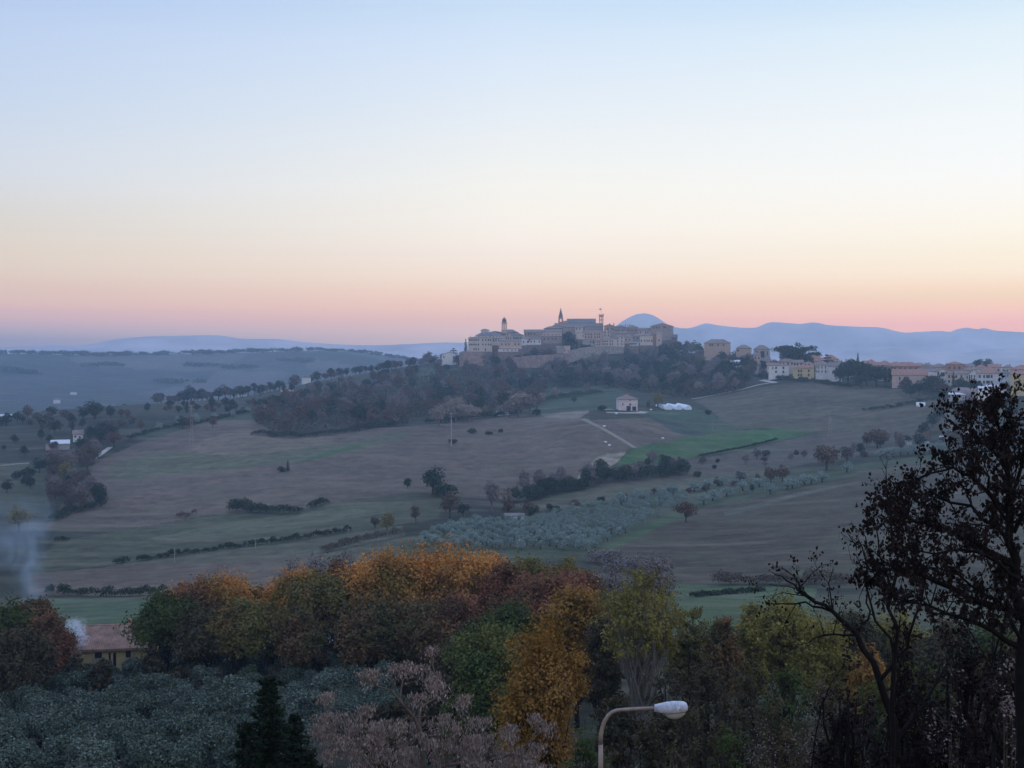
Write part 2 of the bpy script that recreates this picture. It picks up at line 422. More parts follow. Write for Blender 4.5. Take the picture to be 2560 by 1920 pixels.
def ground_material():
    m, t, o = new_mat("field_ground")
    b = t.nodes.new("ShaderNodeBsdfPrincipled"); b.inputs["Roughness"].default_value = .95; b.inputs["Specular IOR Level"].default_value = .1
    at_ = t.nodes.new("ShaderNodeAttribute"); at_.attribute_name = "crop"
    tc = t.nodes.new("ShaderNodeTexCoord")
    def nz(scale, det=4, stretch=None):
        n = t.nodes.new("ShaderNodeTexNoise"); n.inputs["Scale"].default_value = scale; n.inputs["Detail"].default_value = det
        n.inputs["Roughness"].default_value = .62
        if stretch:
            mp = t.nodes.new("ShaderNodeMapping"); mp.inputs["Scale"].default_value = stretch; mp.inputs["Rotation"].default_value = (0, 0, .35)
            t.links.new(tc.outputs["Object"], mp.inputs[0]); t.links.new(mp.outputs[0], n.inputs["Vector"])
        else: t.links.new(tc.outputs["Object"], n.inputs["Vector"])
        return n.outputs[0]
    def rng(src, a0, a1, b0, b1):
        n = t.nodes.new("ShaderNodeMapRange"); t.links.new(src, n.inputs[0])
        for i, v in enumerate((a0, a1, b0, b1)): n.inputs[i+1].default_value = v
        return n.outputs[0]
    def mul(c, f):
        n = t.nodes.new("ShaderNodeVectorMath"); n.operation = 'SCALE'
        t.links.new(c, n.inputs[0]); t.links.new(f, n.inputs["Scale"]); return n.outputs[0]
    c = at_.outputs["Color"]
    c = mul(c, rng(nz(.011, 3), .3, .7, .50, .73))
    c = mul(c, rng(nz(.03, 4, (1, 3, 1)), .3, .7, .78, 1.22))
    c = mul(c, rng(nz(.16, 5), .3, .7, .62, 1.40))
    c = mul(c, rng(nz(1.3, 4), .3, .7, .70, 1.3))
    # weeds and young crop coming through the soil in patches
    mx = t.nodes.new("ShaderNodeMix"); mx.data_type = 'RGBA'
    t.links.new(rng(nz(.035, 6, (1, 2.5, 1)), .48, .66, 0, .42), mx.inputs[0]); t.links.new(c, mx.inputs[6]); mx.inputs[7].default_value = (.095, .10, .058, 1)
    # broad washes of damp and dry soil
    mx2 = t.nodes.new("ShaderNodeMix"); mx2.data_type = 'RGBA'
    t.links.new(rng(nz(.018, 5, (1, 4, 1)), .52, .70, 0, .5), mx2.inputs[0]); t.links.new(mx.outputs[2], mx2.inputs[6]); mx2.inputs[7].default_value = (.17, .135, .10, 1)
    mx = mx2
    # drill rows
    wv = t.nodes.new("ShaderNodeTexWave"); wv.inputs["Scale"].default_value = .55; wv.inputs["Distortion"].default_value = 1.6; wv.inputs["Detail"].default_value = 2; wv.inputs["Detail Scale"].default_value = .05
    mp = t.nodes.new("ShaderNodeMapping"); mp.inputs["Rotation"].default_value = (0, 0, -.5)
    t.links.new(tc.outputs["Object"], mp.inputs[0]); t.links.new(mp.outputs[0], wv.inputs[0])
    c = mul(mx.outputs[2], rng(wv.outputs["Fac"], 0, 1, .84, 1.14))
    t.links.new(c, b.inputs["Base Color"]); t.links.new(b.outputs[0], o.inputs[0])
    bp = t.nodes.new("ShaderNodeBump"); bp.inputs["Strength"].default_value = .35; bp.inputs["Distance"].default_value = .6
    t.links.new(nz(.9, 6), bp.inputs["Height"]); t.links.new(bp.outputs[0], b.inputs["Normal"])
    return m
gm = mesh_np("ground", verts, faces, 4, ground_material(), smooth=True)
ca = gm.color_attributes.new("crop", 'FLOAT_COLOR', 'POINT')
ca.data.foreach_set("color", np.concatenate([colr.reshape(-1, 3), np.ones((colr.shape[0]*colr.shape[1], 1))], 1).astype(np.float32).ravel())
ground = obj("ground", gm); tag(ground, kind='structure')
del A, R_, X, Y, Z, PX, PY, colr, verts, faces, wx, wy

# ---------------------------------------------------------------- far mountains: real ridges with depth
mount_mat = plain("far_mountain", (0.52, 0.42, 0.40), .95, .45, .004)  # haze brightness is partly put into this pale base colour
def mountain(name, D, depth, crest, base_py, x0, x1, front=1.0, rough=1.0, seed=0):
    cxs = np.array([c[0] for c in crest], float); cys = np.array([c[1] for c in crest], float)
    px = np.linspace(x0, x1, 520)
    # smooth crest through the points
    j = np.clip(np.searchsorted(cxs, px) - 1, 0, len(cxs) - 2); tt = (px - cxs[j]) / (cxs[j+1] - cxs[j])
    tt = np.clip(tt, 0, 1); w = _cr(tt); g = lambda k: cys[np.clip(j + k, 0, len(cys)-1)]
    crest_py = w[0]*g(-1) + w[1]*g(0) + w[2]*g(1) + w[3]*g(2)
    rows = np.linspace(-1, 1, 40)          # -1 front foot, 0 crest, 1 back foot
    V = []
    zc_ = slope_of(crest_py) * D; zb = slope_of(base_py) * D
    for q in rows:
        r = D + q * depth * (front if q < 0 else .6)
        prof = (1 - abs(q)) ** 1.15
        dx = (px - CX) / F; an = np.arctan(dx / CP)
        xx, yy = np.sin(an) * r, np.cos(an) * r
        z = zb + (zc_ - zb) * prof
        gul = (np.abs(vnoise(xx, yy * .4, 380, seed + 3) - .5) * 2 - .5) * .16 + (np.abs(vnoise(xx, yy * .6, 150, seed + 5) - .5) * 2 - .5) * .07
        z = z + (zc_ - zb) * gul * rough * min(1, abs(q) * 3.0) * (1 - abs(q))
        V.append(np.stack([xx, yy, z], -1))
    V = np.array(V); n = V.shape[1]
    ii, jj = np.meshgrid(np.arange(V.shape[0]-1), np.arange(n-1), indexing='ij')
    a = (ii * n + jj).ravel()
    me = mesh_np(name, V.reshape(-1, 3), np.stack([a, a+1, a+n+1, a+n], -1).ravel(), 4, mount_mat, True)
    return tag(obj(name, me), kind='structure')
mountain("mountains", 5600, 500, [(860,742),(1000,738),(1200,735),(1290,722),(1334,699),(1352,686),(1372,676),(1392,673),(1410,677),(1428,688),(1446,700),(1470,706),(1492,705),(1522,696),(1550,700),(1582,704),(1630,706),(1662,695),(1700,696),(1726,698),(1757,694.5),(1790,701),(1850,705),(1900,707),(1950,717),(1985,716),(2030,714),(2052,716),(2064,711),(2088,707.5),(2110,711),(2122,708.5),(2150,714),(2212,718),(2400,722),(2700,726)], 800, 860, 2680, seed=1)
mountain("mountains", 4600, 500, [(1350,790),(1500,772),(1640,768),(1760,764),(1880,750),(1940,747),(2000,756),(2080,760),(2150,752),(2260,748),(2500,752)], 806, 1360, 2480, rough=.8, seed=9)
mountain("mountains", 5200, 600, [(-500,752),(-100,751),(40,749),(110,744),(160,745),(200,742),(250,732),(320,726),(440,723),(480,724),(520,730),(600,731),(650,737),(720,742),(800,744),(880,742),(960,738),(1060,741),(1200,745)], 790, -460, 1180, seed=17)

# ---------------------------------------------------------------- haze
def haze():
    mb = MB(); mb.box(-6200, -120, -76, 6200, 6150, 196)
    m, t, o = new_mat("haze_air")
    v = t.nodes.new("ShaderNodeVolumePrincipled")
    v.inputs["Color"].default_value = HAZE_COL; v.inputs["Density"].default_value = HAZE_D; v.inputs["Anisotropy"].default_value = HAZE_G
    t.links.new(v.outputs[0], o.inputs["Volume"])
    h = mb.build("haze", m); tag(h, kind='stuff')
HAZE_COL = (0.49, 0.71, 1.0, 1); HAZE_D = 0.000225; HAZE_G = 0.72
haze()
# ================================================================== VEGETATION KIT
rng = np.random.default_rng(11)
random.seed(5)
def leaf_quads(P, N, size, rg, aspect=1.0, flat=0.0):
    """one small rhombus-like face per point; returns verts and flat face list"""
    n = len(P)
    N = N / (np.linalg.norm(N, axis=1, keepdims=True) + 1e-9)
    A = rg.normal(size=(n, 3)); A -= N * (A * N).sum(1, keepdims=True); A /= np.linalg.norm(A, axis=1, keepdims=True)
    B = np.cross(N, A)
    s = size if hasattr(size, '__len__') else np.full(n, size)
    s = (s * rg.uniform(.6, 1.4, n))[:, None] * .5
    k = rg.uniform(.55, 1.0, n)[:, None]
    V = np.stack([P - A*s*aspect, P - B*s*k + A*s*.2, P + A*s*aspect, P + B*s*k - A*s*.15], 1).reshape(-1, 3)
    return V, np.arange(n * 4)
def blob_points(blobs, n, rg, power=4.5, jit=0.12):
    B = np.array(blobs, float)                 # x y z rx ry rz
    w = B[:, 3] * B[:, 5]; w = w / w.sum()
    k = rg.choice(len(B), n, p=w)
    D = rg.normal(size=(n, 3)); D /= np.linalg.norm(D, axis=1, keepdims=True)
    D[:, 2] = np.where(D[:, 2] < -.35, -D[:, 2], D[:, 2])
    r = rg.uniform(0, 1, n) ** (1 / power)
    r *= 1 + jit * rg.normal(size=n)
    P = B[k, :3] + D * r[:, None] * B[k, 3:]
    N = D + rg.normal(size=(n, 3)) * .75
    return P, N
def envelope_blobs(rg, W, Hc, z0, nb, r, lean=0.0, topheavy=0.0):
    """clumps filling an uneven egg of width W, height Hc, starting z0 above the ground"""
    out = []
    for i in range(nb):
        for _ in range(20):
            d = rg.normal(size=3); d /= np.linalg.norm(d)
            q = rg.uniform(.45, 1.0)
            x, y, z = d * q
            if z > -.8: break
        x *= W/2 * (1 - r); y *= W/2 * (1 - r); z = z0 + Hc/2 + z * Hc/2 * (1 - r * .7)
        s = r * W/2 * rg.uniform(.75, 1.35)
        out.append((x + lean * z, y, z, s, s, s * rg.uniform(.7, 1.0)))
    out.append((0, 0, z0 + Hc * .42, W * .30, W * .30, Hc * .40))
    return out
BARK = plain("bark_brown", (0.062, 0.050, 0.040), .9, .4, 6)
BARK_D = plain("bark_dark", (0.028, 0.023, 0.022), .9, .4, 6)
BARK_G = plain("bark_grey", (0.13, 0.115, 0.10), .9, .35, 6)
LM = {
 'dark':   leaf_mat("leaf_dark_green", [(.020,.034,.020), (.032,.050,.026), (.045,.062,.034)]),
 'russet': leaf_mat("leaf_russet", [(.095,.060,.040), (.145,.085,.052), (.12,.09,.052)]),
 'brown':  leaf_mat("leaf_dull_brown", [(.085,.064,.05), (.13,.095,.07), (.10,.085,.055)]),
 'bare':   leaf_mat("twig_grey", [(.15,.122,.118), (.21,.17,.16), (.17,.15,.13)], trans=0),
 'pale':   leaf_mat("leaf_pale_buff", [(.24,.21,.17), (.33,.27,.22), (.28,.24,.20)]),
 'olive':  leaf_mat("leaf_olive", [(.15,.195,.165), (.24,.30,.26), (.33,.40,.36)]),
 'yellow': leaf_mat("leaf_yellow", [(.15,.13,.045), (.21,.17,.05), (.13,.13,.05)]),
 'green':  leaf_mat("leaf_mid_green", [(.040,.062,.028), (.058,.085,.036), (.075,.10,.045)]),
}
def far_tree_mesh(kind, seed):
    rg = np.random.default_rng(seed)
    aspect = 1.0; power = 4.5
    if kind == 'round':   bl = envelope_blobs(rg, 8.8, 7.8, .7, 15, .42); n, ls = 1000, .66
    elif kind == 'tall':  bl = envelope_blobs(rg, 6.4, 9.6, .6, 15, .44); n, ls = 900, .58
    elif kind == 'poplar':bl = envelope_blobs(rg, 3.0, 10.5, .8, 14, .6); n, ls = 700, .5
    elif kind == 'cypress':
        bl = [(0, 0, 1.2 + i * 1.15, .95 * (1 - (i/8.5)**2.2) + .12, .95 * (1 - (i/8.5)**2.2) + .12, 1.0) for i in range(9)]; n, ls = 700, .42
    elif kind == 'pine':
        bl = [(rg.normal()*2.4, rg.normal()*2.4, 7.4 + rg.uniform(-.5, .9), 1.9, 1.9, .85) for _ in range(11)]; n, ls = 900, .55
    elif kind == 'cedar':
        bl = []
        for i, (z, w) in enumerate(((3.2, 3.6), (4.8, 3.4), (6.2, 2.7), (7.6, 1.9), (8.8, .9))):
            bl += [(math.cos(a)*w*.6, math.sin(a)*w*.6, z, w*.5, w*.5, .45) for a in np.linspace(0, 6.28, 6)[:-1] + i]
        n, ls = 900, .5
    elif kind == 'olive': bl = envelope_blobs(rg, 5.6, 4.5, .3, 11, .45); n, ls = 800, .42
    elif kind == 'bare':  bl = envelope_blobs(rg, 8.0, 7.8, 1.2, 14, .45); n, ls = 1500, .7; aspect = 1.7; power = 2.2
    elif kind == 'bush':  bl = envelope_blobs(rg, 4.0, 2.8, -.2, 9, .5); n, ls = 500, .5
    P, N = blob_points(bl, n, rg, power)
    P[:, 2] = np.maximum(P[:, 2], .15)
    V, Fc = leaf_quads(P, N, ls, rg, aspect)
    if aspect > 1.5:      # twigs: long thin slivers
        V = V.reshape(-1, 4, 3); c = V.mean(1, keepdims=True); ax = (V[:, 2] - V[:, 0]); ax /= np.linalg.norm(ax, axis=1, keepdims=True)
        d = V - c; par = (d * ax[:, None]).sum(2, keepdims=True) * ax[:, None]
        V = (c + par + (d - par) * .5).reshape(-1, 3)
    top = max(b[2] for b in bl)
    mb = MB()
    wob = lambda s: rg.normal() * s
    tr = .16 if kind in ('bush', 'cypress') else .26
    pts = [(0, 0, -.8), (wob(.1), wob(.1), top*.2), (wob(.25), wob(.25), top*.5), (wob(.3), wob(.3), top*.85)]
    mb.tube(pts, [tr*1.3, tr, tr*.7, tr*.2], 5)
    for b in bl[:: 2 if kind != 'bush' else 4]:
        z = top * rg.uniform(.2, .5)
        mb.tube([(0, 0, z), (b[0]*.5, b[1]*.5, (z + b[2])*.5 + .1), b[:3]], [tr*.55, tr*.35, tr*.1], 4)
    return V, Fc, mb
PROTO = {}
def proto(kind, mat, v=0):
    key = (kind, mat, v)
    if key not in PROTO:
        gk = ('g', kind, v)
        if gk not in PROTO: PROTO[gk] = far_tree_mesh(kind, 100 + v * 7 + sum(map(ord, kind)))
        V, Fc, mb = PROTO[gk]
        PROTO[key] = (mb.mesh("trunk", BARK_G if mat in ('bare', 'pale') else BARK), mesh_np("crown", V, Fc, 4, LM[mat]))
    return PROTO[key]
EVER = ('dark', 'green')
NAMEOF = { 'poplar': 'poplar_tree', 'cypress': 'cypress_tree', 'pine': 'pine_tree', 'cedar': 'cedar_tree', 'olive': 'olive_tree', 'bare': 'bare_tree', 'bush': 'bush'}
BASEH = {'round': 8.6, 'tall': 10.4, 'poplar': 11.3, 'cypress': 11, 'pine': 8.6, 'cedar': 9.4, 'olive': 4.8, 'bare': 8.8, 'bush': 2.8}
def put_tree(p, kind, mat, h, label, group=None, wide=1.0, sink=0.15):
    tm, cm = proto(kind, mat, random.randrange(4))
    h = h * 1.12; s = h / BASEH[kind]
    nm = NAMEOF.get(kind) or ('evergreen_tree' if mat in EVER else 'autumn_tree' if mat in ('russet', 'brown', 'yellow') else 'bare_tree')
    t = empty(nm, (p[0], p[1], p[2] - sink), random.uniform(0, 6.28), (s * wide, s * wide, s))
    tag(t, label, nm.replace('_', ' '), group)
    obj("trunk", tm, t); obj("crown", cm, t)
    return t
MATWORD = {'dark': 'dark green', 'russet': 'rusty brown', 'brown': 'dull brown', 'bare': 'bare grey', 'pale': 'pale buff', 'olive': 'grey-green', 'yellow': 'yellowing', 'green': 'green'}
def region_points(poly, n, r0, r1, mind, seed):
    rg = np.random.default_rng(seed)
    xs = [p[0] for p in poly]
    out = []
    tries = 0
    while len(out) < n and tries < 60:
        tries += 1
        m = 600
        px = rg.uniform(min(xs), max(xs), m); r = np.sqrt(rg.uniform(r0*r0, r1*r1, m))
        a = np.arctan((px - CX) / F / CP); x, y = np.sin(a)*r, np.cos(a)*r
        z = H(x, y); qx, qy = project(x, y, z)
        k = inside(qx, qy, poly)
        for i in np.where(k)[0]:
            if all((x[i]-o[0])**2 + (y[i]-o[1])**2 > mind*mind for o in out):
                out.append((x[i], y[i], z[i]))
                if len(out) >= n: break
    return out
def wood(poly, n, r0, r1, mix, hs, where, group, mind=6.0, seed=0):
    kinds = [m[:2] for m in mix]; w = [m[2] for m in mix]
    for p in region_points(poly, n, r0, r1, mind, seed):
        k, m = random.choices(kinds, w)[0]
        put_tree(p, k, m, random.uniform(*hs) * (.6 if k in ('bush',) else 1), f"{MATWORD[m]} {'bush' if k=='bush' else 'tree'} {where}", f"{MATWORD[m]} {'bushes' if k=='bush' else 'trees'} {group}", random.uniform(.85, 1.2))
def one(px, py, kind, mat, h, label, wide=1.0, group=None, D=None):
    p = on_ground(px, D) if D else ground_at(px, py)
    if p is None: p = on_ground(px, 1000)
    return put_tree(p, kind, mat, h, label, group, wide)
def hedge(pts, h, w, mat, label, n=None, leaf=.45, name='hedge', group=None, dens=1.0):
    P = [ground_at(*q) for q in pts]; P = [p for p in P if p is not None]
    rg = np.random.default_rng(int(pts[0][0] * 7 + pts[0][1]))
    bl = []
    for a, b in zip(P[:-1], P[1:]):
        L = np.linalg.norm(b - a); k = max(2, int(L / (w * .55)))
        for i in range(k):
            q = a + (b - a) * (i / k)
            hh = h * rg.uniform(.45, 1.15)
            x, y = q[0] + rg.normal() * w * .2, q[1] + rg.normal() * w * .2
            bl.append((x, y, float(H(x, y)) + hh * .45, w * .6 * rg.uniform(.7, 1.2), w * .6, hh * .6))
    n = n or int(len(bl) * max(90, 15 * w * h) * dens); leaf = .36 + .05 * h
    Q, N = blob_points(bl, n, rg, 3.5)
    o0 = P[len(P)//2]
    V, Fc = leaf_quads(Q, N, leaf, rg)
    o = obj(name, mesh_np(name, V - o0, Fc, 4, LM[mat]), None, o0)
    return tag(o, label, 'hedge', group)

# ================================================================== FAR AND MIDDLE-DISTANCE PLANTING
SL = "in the wood on the slope below the hilltop town"
W1 = [(700,880),(760,850),(905,812),(1000,798),(1130,806),(1180,850),(1165,885),(905,905),(880,918),(700,930),(590,940),(545,915),(545,890),(620,870)]
wood(W1, 165, 700, 1150, [('round','russet',3),('round','dark',3),('tall','brown',3),('bare','bare',2),('round','brown',3),('tall','dark',2)], (8, 12.5), SL + ", left part", "in the left part of the slope wood", 6.2, 1)
W2 = [(1160,800),(1400,778),(1450,758),(1500,772),(1570,785),(1640,800),(1600,846),(1500,862),(1400,850),(1300,835),(1190,838)]
wood(W2, 170, 840, 1230, [('round','dark',5),('tall','dark',3),('bare','bare',3.5),('round','brown',2),('tall','brown',2),('round','green',2),('bare','pale',.7)], (7, 14), SL + ", right part", "in the right part of the slope wood", 6.0, 2)
# low growth between those trees: nobody could count it
def undergrowth(name, polys, n, r0, r1, hs, leaf, mat, label, seed, cat='undergrowth'):
    rg = np.random.default_rng(seed); Q = []
    for poly in polys:
        xs = [p[0] for p in poly]
        m = n * 3
        px = rg.uniform(min(xs), max(xs), m); r = np.sqrt(rg.uniform(r0*r0, r1*r1, m)); a = np.arctan((px - CX) / F / CP)
        x, y = np.sin(a)*r, np.cos(a)*r; z = H(x, y); qx, qy = project(x, y, z)
        k = inside(qx, qy, poly)
        hh = hs * (.25 + vnoise(x, y, 9, seed) ** 1.3) * rg.uniform(.3, 1, m)
        Q.append(np.stack([x, y, z + hh], -1)[k][:n])
    Q = np.concatenate(Q); N = rg.normal(size=Q.shape) + (0, -.4, .8)
    V, Fc = leaf_quads(Q, N, leaf, rg)
    o = obj(name, mesh_np(name, V, Fc, 4, LM[mat])); tag(o, label, cat, kind='stuff')
undergrowth('woodland_undergrowth', [W1, W2], 16000, 690, 1240, 6.0, 1.3, 'brown', "low dull undergrowth between the trees of the slope wood", 31)
undergrowth('evergreen_undergrowth', [W1, W2], 9000, 690, 1240, 5.5, 1.2, 'dark', "dark evergreen undergrowth between the trees of the slope wood", 32)

# hedges, thickets and single trees of the fields
for pts, h, w, mat, lab in [
 ([(1122,1084),(1180,1066),(1290,1046),(1380,1034),(1450,1026),(1492,1022)], 6.5, 7, 'dark', "long dark hedgerow across the middle of the brown field"),
 ([(300,1213),(380,1200),(470,1189),(560,1177),(660,1163),(760,1146)], 2.0, 2.2, 'dark', "thin dark hedge climbing between two strips below the brown field"),
 ([(106,1280),(180,1286),(250,1288),(330,1286),(420,1284)], 2.6, 2.6, 'dark', "dark hedge along the far edge of the green field"),
 ([(505,1104),(540,1107),(580,1109),(640,1110)], 5.0, 5.5, 'dark', "dark thicket standing alone in the lower brown field"),
 ([(670,1097),(712,1086)], 3.2, 3.4, 'dark', "small dark thicket right of the bigger one"),
 ([(386,1119),(424,1111)], 2.4, 2.6, 'brown', "small low scrub patch on the lower brown field"),
 ([(125,1170),(152,1166)], 1.6, 2.0, 'dark', "tiny dark scrub patch near the smoke column"),
 ([(255,1218),(285,1214)], 3.4, 3.2, 'dark', "dark bush clump under the thin hedge"),
 ([(700,1190),(760,1172),(830,1156),(870,1150)], 2.0, 2.4, 'brown', "brown hedge meeting the autumn wood"),
 ([(1510,985),(1600,968),(1680,948)], .9, 1.2, 'dark', "low dark bank under the bright green strip"),
 ([(280,948),(340,930),(430,915),(540,893)], 2.4, 3.0, 'dark', "dark hedge under the terraced olive grove"),
 ([(110,1126),(160,1108),(228,1090)], 3.2, 4.0, 'dark', "dark hedge at the foot of the left farm wood"),
 ([(560,940),(640,946),(720,938),(800,926),(880,914)], 3.5, 5.0, 'dark', "dark wood margin above the brown field"),
 ([(925,915),(1000,908),(1080,900),(1130,893)], 4.5, 5.0, 'dark', "dark hedge in front of the pale garden trees"),
 ([(1090,862),(1130,868),(1200,860),(1300,850)], 4.0, 8.0, 'green', "green scrub at the foot of the slope wood"),
 ([(1640,815),(1700,822),(1760,827),(1840,838)], 3.2, 4.0, 'dark', "dark garden hedge below the yellow house"),
 ([(1960,842),(2040,846),(2120,850),(2205,852)], 4.5, 6.0, 'dark', "dark garden hedge below the white terrace houses"),
 ([(1870,888),(1930,880),(1990,868),(2040,862)], 2.4, 3.4, 'dark', "dark hedge climbing to the barn"),
 ([(2050,876),(2100,880),(2150,876),(2212,866)], 3.0, 4.0, 'dark', "dark scrub in front of the barn"),
 ([(1500,1290),(1560,1284),(1650,1276)], 1.2, 2, 'dark', "low hedge along the near green field"),
 ([(1560,1262),(1700,1262),(1850,1258)], 3.6, 4.0, 'brown', "brown hedge along the foot of the big right field"),
 ([(1290,1216),(1360,1236),(1440,1256)], 5.0, 5.0, 'bare', "bare grey thicket at the foot of the olive grove"),
]:
    hedge(pts, h, w, mat, lab)
for px, py, k, m, h, wd, lab in [
 (622,1018,'cypress','dark',5.0,1.8,"dark shrubby tree alone in the brown field"),
 (608,1019,'bush','dark',2.5,1.2,"low dark bush beside the lone shrubby tree"),
 (935,1068,'round','dark',10.5,1.15,"tall dark round tree at the lower edge of the brown field"),
 (958,1072,'bush','dark',5.5,1.5,"dark bush at the right foot of the tall round tree"),
 (880,1055,'round','dark',4.6,.9,"small dark tree left of the tall round tree"),
 (972,1120,'round','brown',9.0,1.0,"brown leafy tree above the autumn wood"),
 (1000,1116,'round','dark',5.6,1.0,"dark round tree between the brown tree and the white shed"),
 (898,1128,'tall','brown',6.6,1.0,"slim brown tree above the autumn wood"),
 (836,1146,'round','yellow',6.0,1.1,"yellowing round tree above the autumn wood"),
 (810,1140,'round','brown',4.5,1.0,"small brown tree left of the yellowing one"),
 (1062,1105,'bare','bare',10.5,.8,"tall bare tree behind the white shed"),
 (1090,1100,'poplar','pale',10.0,1.0,"pale poplar behind the white shed"),
 (1101,1097,'poplar','bare',9.0,1.0,"grey poplar right of the pale one behind the white shed"),
 (1098,1104,'bush','russet',4.2,1.0,"orange-brown bush directly behind the white shed"),
 (1142,1108,'bush','brown',4.0,1.3,"brown bush right of the white shed"),
 (1482,1128,'round','russet',8.8,.95,"round rust-brown tree at the corner of the olive grove"),
 (1785,1015,'round','russet',13.0,1.25,"biggest brown round tree beside the hedgerow olives"),
 (1830,1000,'round','brown',8.0,1.0,"brown tree right behind the biggest brown round tree"),
 (1895,968,'round','russet',11.0,1.2,"wide rust-brown tree left of the allotment sheds"),
 (1860,985,'tall','dark',7.0,1.3,"dark tree between the two wide brown trees"),
 (1665,1045,'round','russet',8.5,1.0,"red-brown tree at the left end of the big olives"),
 (1690,1042,'round','russet',7.0,1.0,"red-brown tree second from the left end of the big olives"),
 (1625,1063,'tall','dark',3.6,1.3,"small dark tree at the field corner"),
 (1935,958,'poplar','yellow',7.5,1.1,"slim yellowing tree behind the allotment sheds"),
 (1985,960,'round','brown',6.5,1.0,"brown tree beside the allotment sheds"),
 (2003,952,'round','yellow',5.0,1.0,"yellowing tree beside the allotment sheds"),
 (2060,965,'round','brown',8.0,1.2,"brown tree in front of the small pale cottage"),
 (1530,896,'bush','dark',3.0,1.1,"single dark bush right of the polytunnels"),
 (1421,880,'round','yellow',8.6,1.25,"olive-yellow tree left of the polytunnels"),
 (1400,884,'tall','green',5.5,1.0,"green tree between the square house and the polytunnels"),
 (1300,887,'bush','dark',3.2,1.5,"dark bush at the left of the square house"),
 (1432,888,'cypress','dark',2.6,1.6,"small dark bush in front of the polytunnels"),
 (1020,936,'bush','dark',3.0,1.3,"dark bush on the brown field right of the tall power pole"),
 (1056,938,'bush','dark',1.8,2.0,"low dark bush on the brown field, middle one of three"),
 (1082,934,'bush','dark',2.2,1.0,"smallest dark bush on the brown field near the pale trees"),
 (978,958,'bush','dark',2.4,1.6,"dark scrub at the foot of the tall power pole"),
 (1016,912,'bare','pale',10.0,1.4,"pale bare tree behind the tall power pole"),
 (948,920,'bare','pale',11,1.2,"pale bare tree left of the tall power pole"),
 (985,912,'bare','pale',14.0,1.1,"tallest pale bare tree at the wood corner"),
 (1047,902,'round','yellow',7.5,.9,"yellowing tree among the pale bare ones"),
 (1080,900,'bare','pale',6.5,1.0,"pale bare tree left of the white roofs"),
 (1120,900,'bare','pale',14,1.25,"big pale buff tree left of the small tan field"),
 (1145,898,'bare','bare',12.0,1.1,"grey tree left of the small tan field"),
 (1100,902,'bare','bare',9.5,1.2,"grey tree behind the white roofs"),
 (1160,897,'bush','dark',4.0,1.0,"dark bush at the left end of the small tan field"),
 (1270,850,'bare','bare',8,1.0,"grey bare tree on the green slope under the wood"),
 (1200,862,'bare','pale',8,1.0,"pale bare tree on the green slope under the wood"),
 (1240,872,'round','green',5,1.0,"small green tree on the green slope under the wood"),
 (1170,872,'round','pale',8,1.0,"pale buff tree at the left of the green slope"),
 (40,1150,'round','yellow',9.0,1.0,"faded orange-brown tree in the blue smoke"),
 (158,948,'cypress','dark',11.0,.9,"tall dark cypress behind the white farmhouse"),
 (118,940,'round','dark',9,1.0,"dark tree left of the tall cypress"),
 (225,950,'round','dark',11,1.3,"broad dark tree above the white farmhouse"),
 (246,965,'round','russet',9,1.0,"rust-brown tree right of the white farmhouse"),
 (205,905,'round','dark',10,1.6,"widest dark tree crown on the left skyline row"),
 (60,905,'round','russet',8,1.1,"rust-brown tree on the left terrace"),
 (112,1010,'poplar','russet',10,1.0,"slim pinkish-brown poplar below the white farmhouse"),
 (404,893,'cypress','dark',7,1.2,"dark cypress on the ridge terrace"),
 (386,893,'round','dark',5,1.0,"small dark tree left of the ridge cypress"),
 (411,832,'round','dark',0.1,1.0,""),
 (410,925,'round','russet',7,1.0,"rust-brown tree right of the metal pylon"),
 (395,925,'round','dark',6.5,1.2,"dark tree behind the metal pylon"),
 (305,930,'round','russet',5.5,1.0,"rust-brown tree on the left edge of the olive terraces"),
 (460,925,'round','russet',6.5,.9,"rust-brown tree in the middle of the olive terraces"),
 (497,896,'round','dark',6,1.4,"dark tree at the right end of the olive terraces"),
]:
    if lab: one(px, py, k, m, h, lab, wd)
# the left farm wood, ridge rows, right gardens
FW = [(95,1085),(110,1010),(150,985),(215,985),(205,1010),(160,1040),(235,1080),(225,1100),(130,1115)]
wood(FW, 34, 450, 760, [('round','brown',3),('bare','bare',2),('round','dark',2),('tall','brown',2),('round','yellow',.6)], (6, 9.5), "in the valley wood below the left farm", "in the valley wood below the left farm", 5, 3)
wood([(150,975),(215,940),(250,935),(235,985),(180,992)], 9, 600, 800, [('round','dark',2),('round','brown',2)], (6, 9), "around the left farm", "around the left farm", 5, 4)
wood([(0,960),(130,945),(130,985),(0,990)], 6, 600, 900, [('round','dark',2),('round','brown',1)], (4, 6), "scattered on the left dark field", "scattered on the left dark field", 8, 5)
wood([(0,1035),(95,1015),(100,1060),(0,1070)], 7, 500, 700, [('round','dark',2),('bush','dark',1)], (5, 7), "in the hollow left of the farm wood", "in the hollow left of the farm wood", 6, 6)
wood([(0,908),(130,900),(300,896),(300,935),(130,935),(0,930)], 22, 780, 1000, [('round','dark',3),('round','russet',2),('tall','brown',1),('bush','brown',1)], (5, 9), "on the left terraces under the blue ridge", "on the left terraces under the blue ridge", 7, 7)
wood([(300,885),(560,872),(545,900),(300,912)], 20, 840, 1010, [('round','dark',2),('round','russet',1.5),('cypress','dark',.6),('bush','brown',2)], (4, 7), "on the ridge above the olive terraces", "on the ridge above the olive terraces", 7, 8)
wood([(560,880),(700,840),(900,806),(905,812),(760,852),(620,880),(560,905)], 42, 800, 1120, [('round','dark',3),('round','russet',3),('tall','brown',2),('cypress','dark',.5),('bare','bare',1)], (6, 10), "on the shoulder left of the hilltop town", "on the shoulder left of the hilltop town", 7, 9)
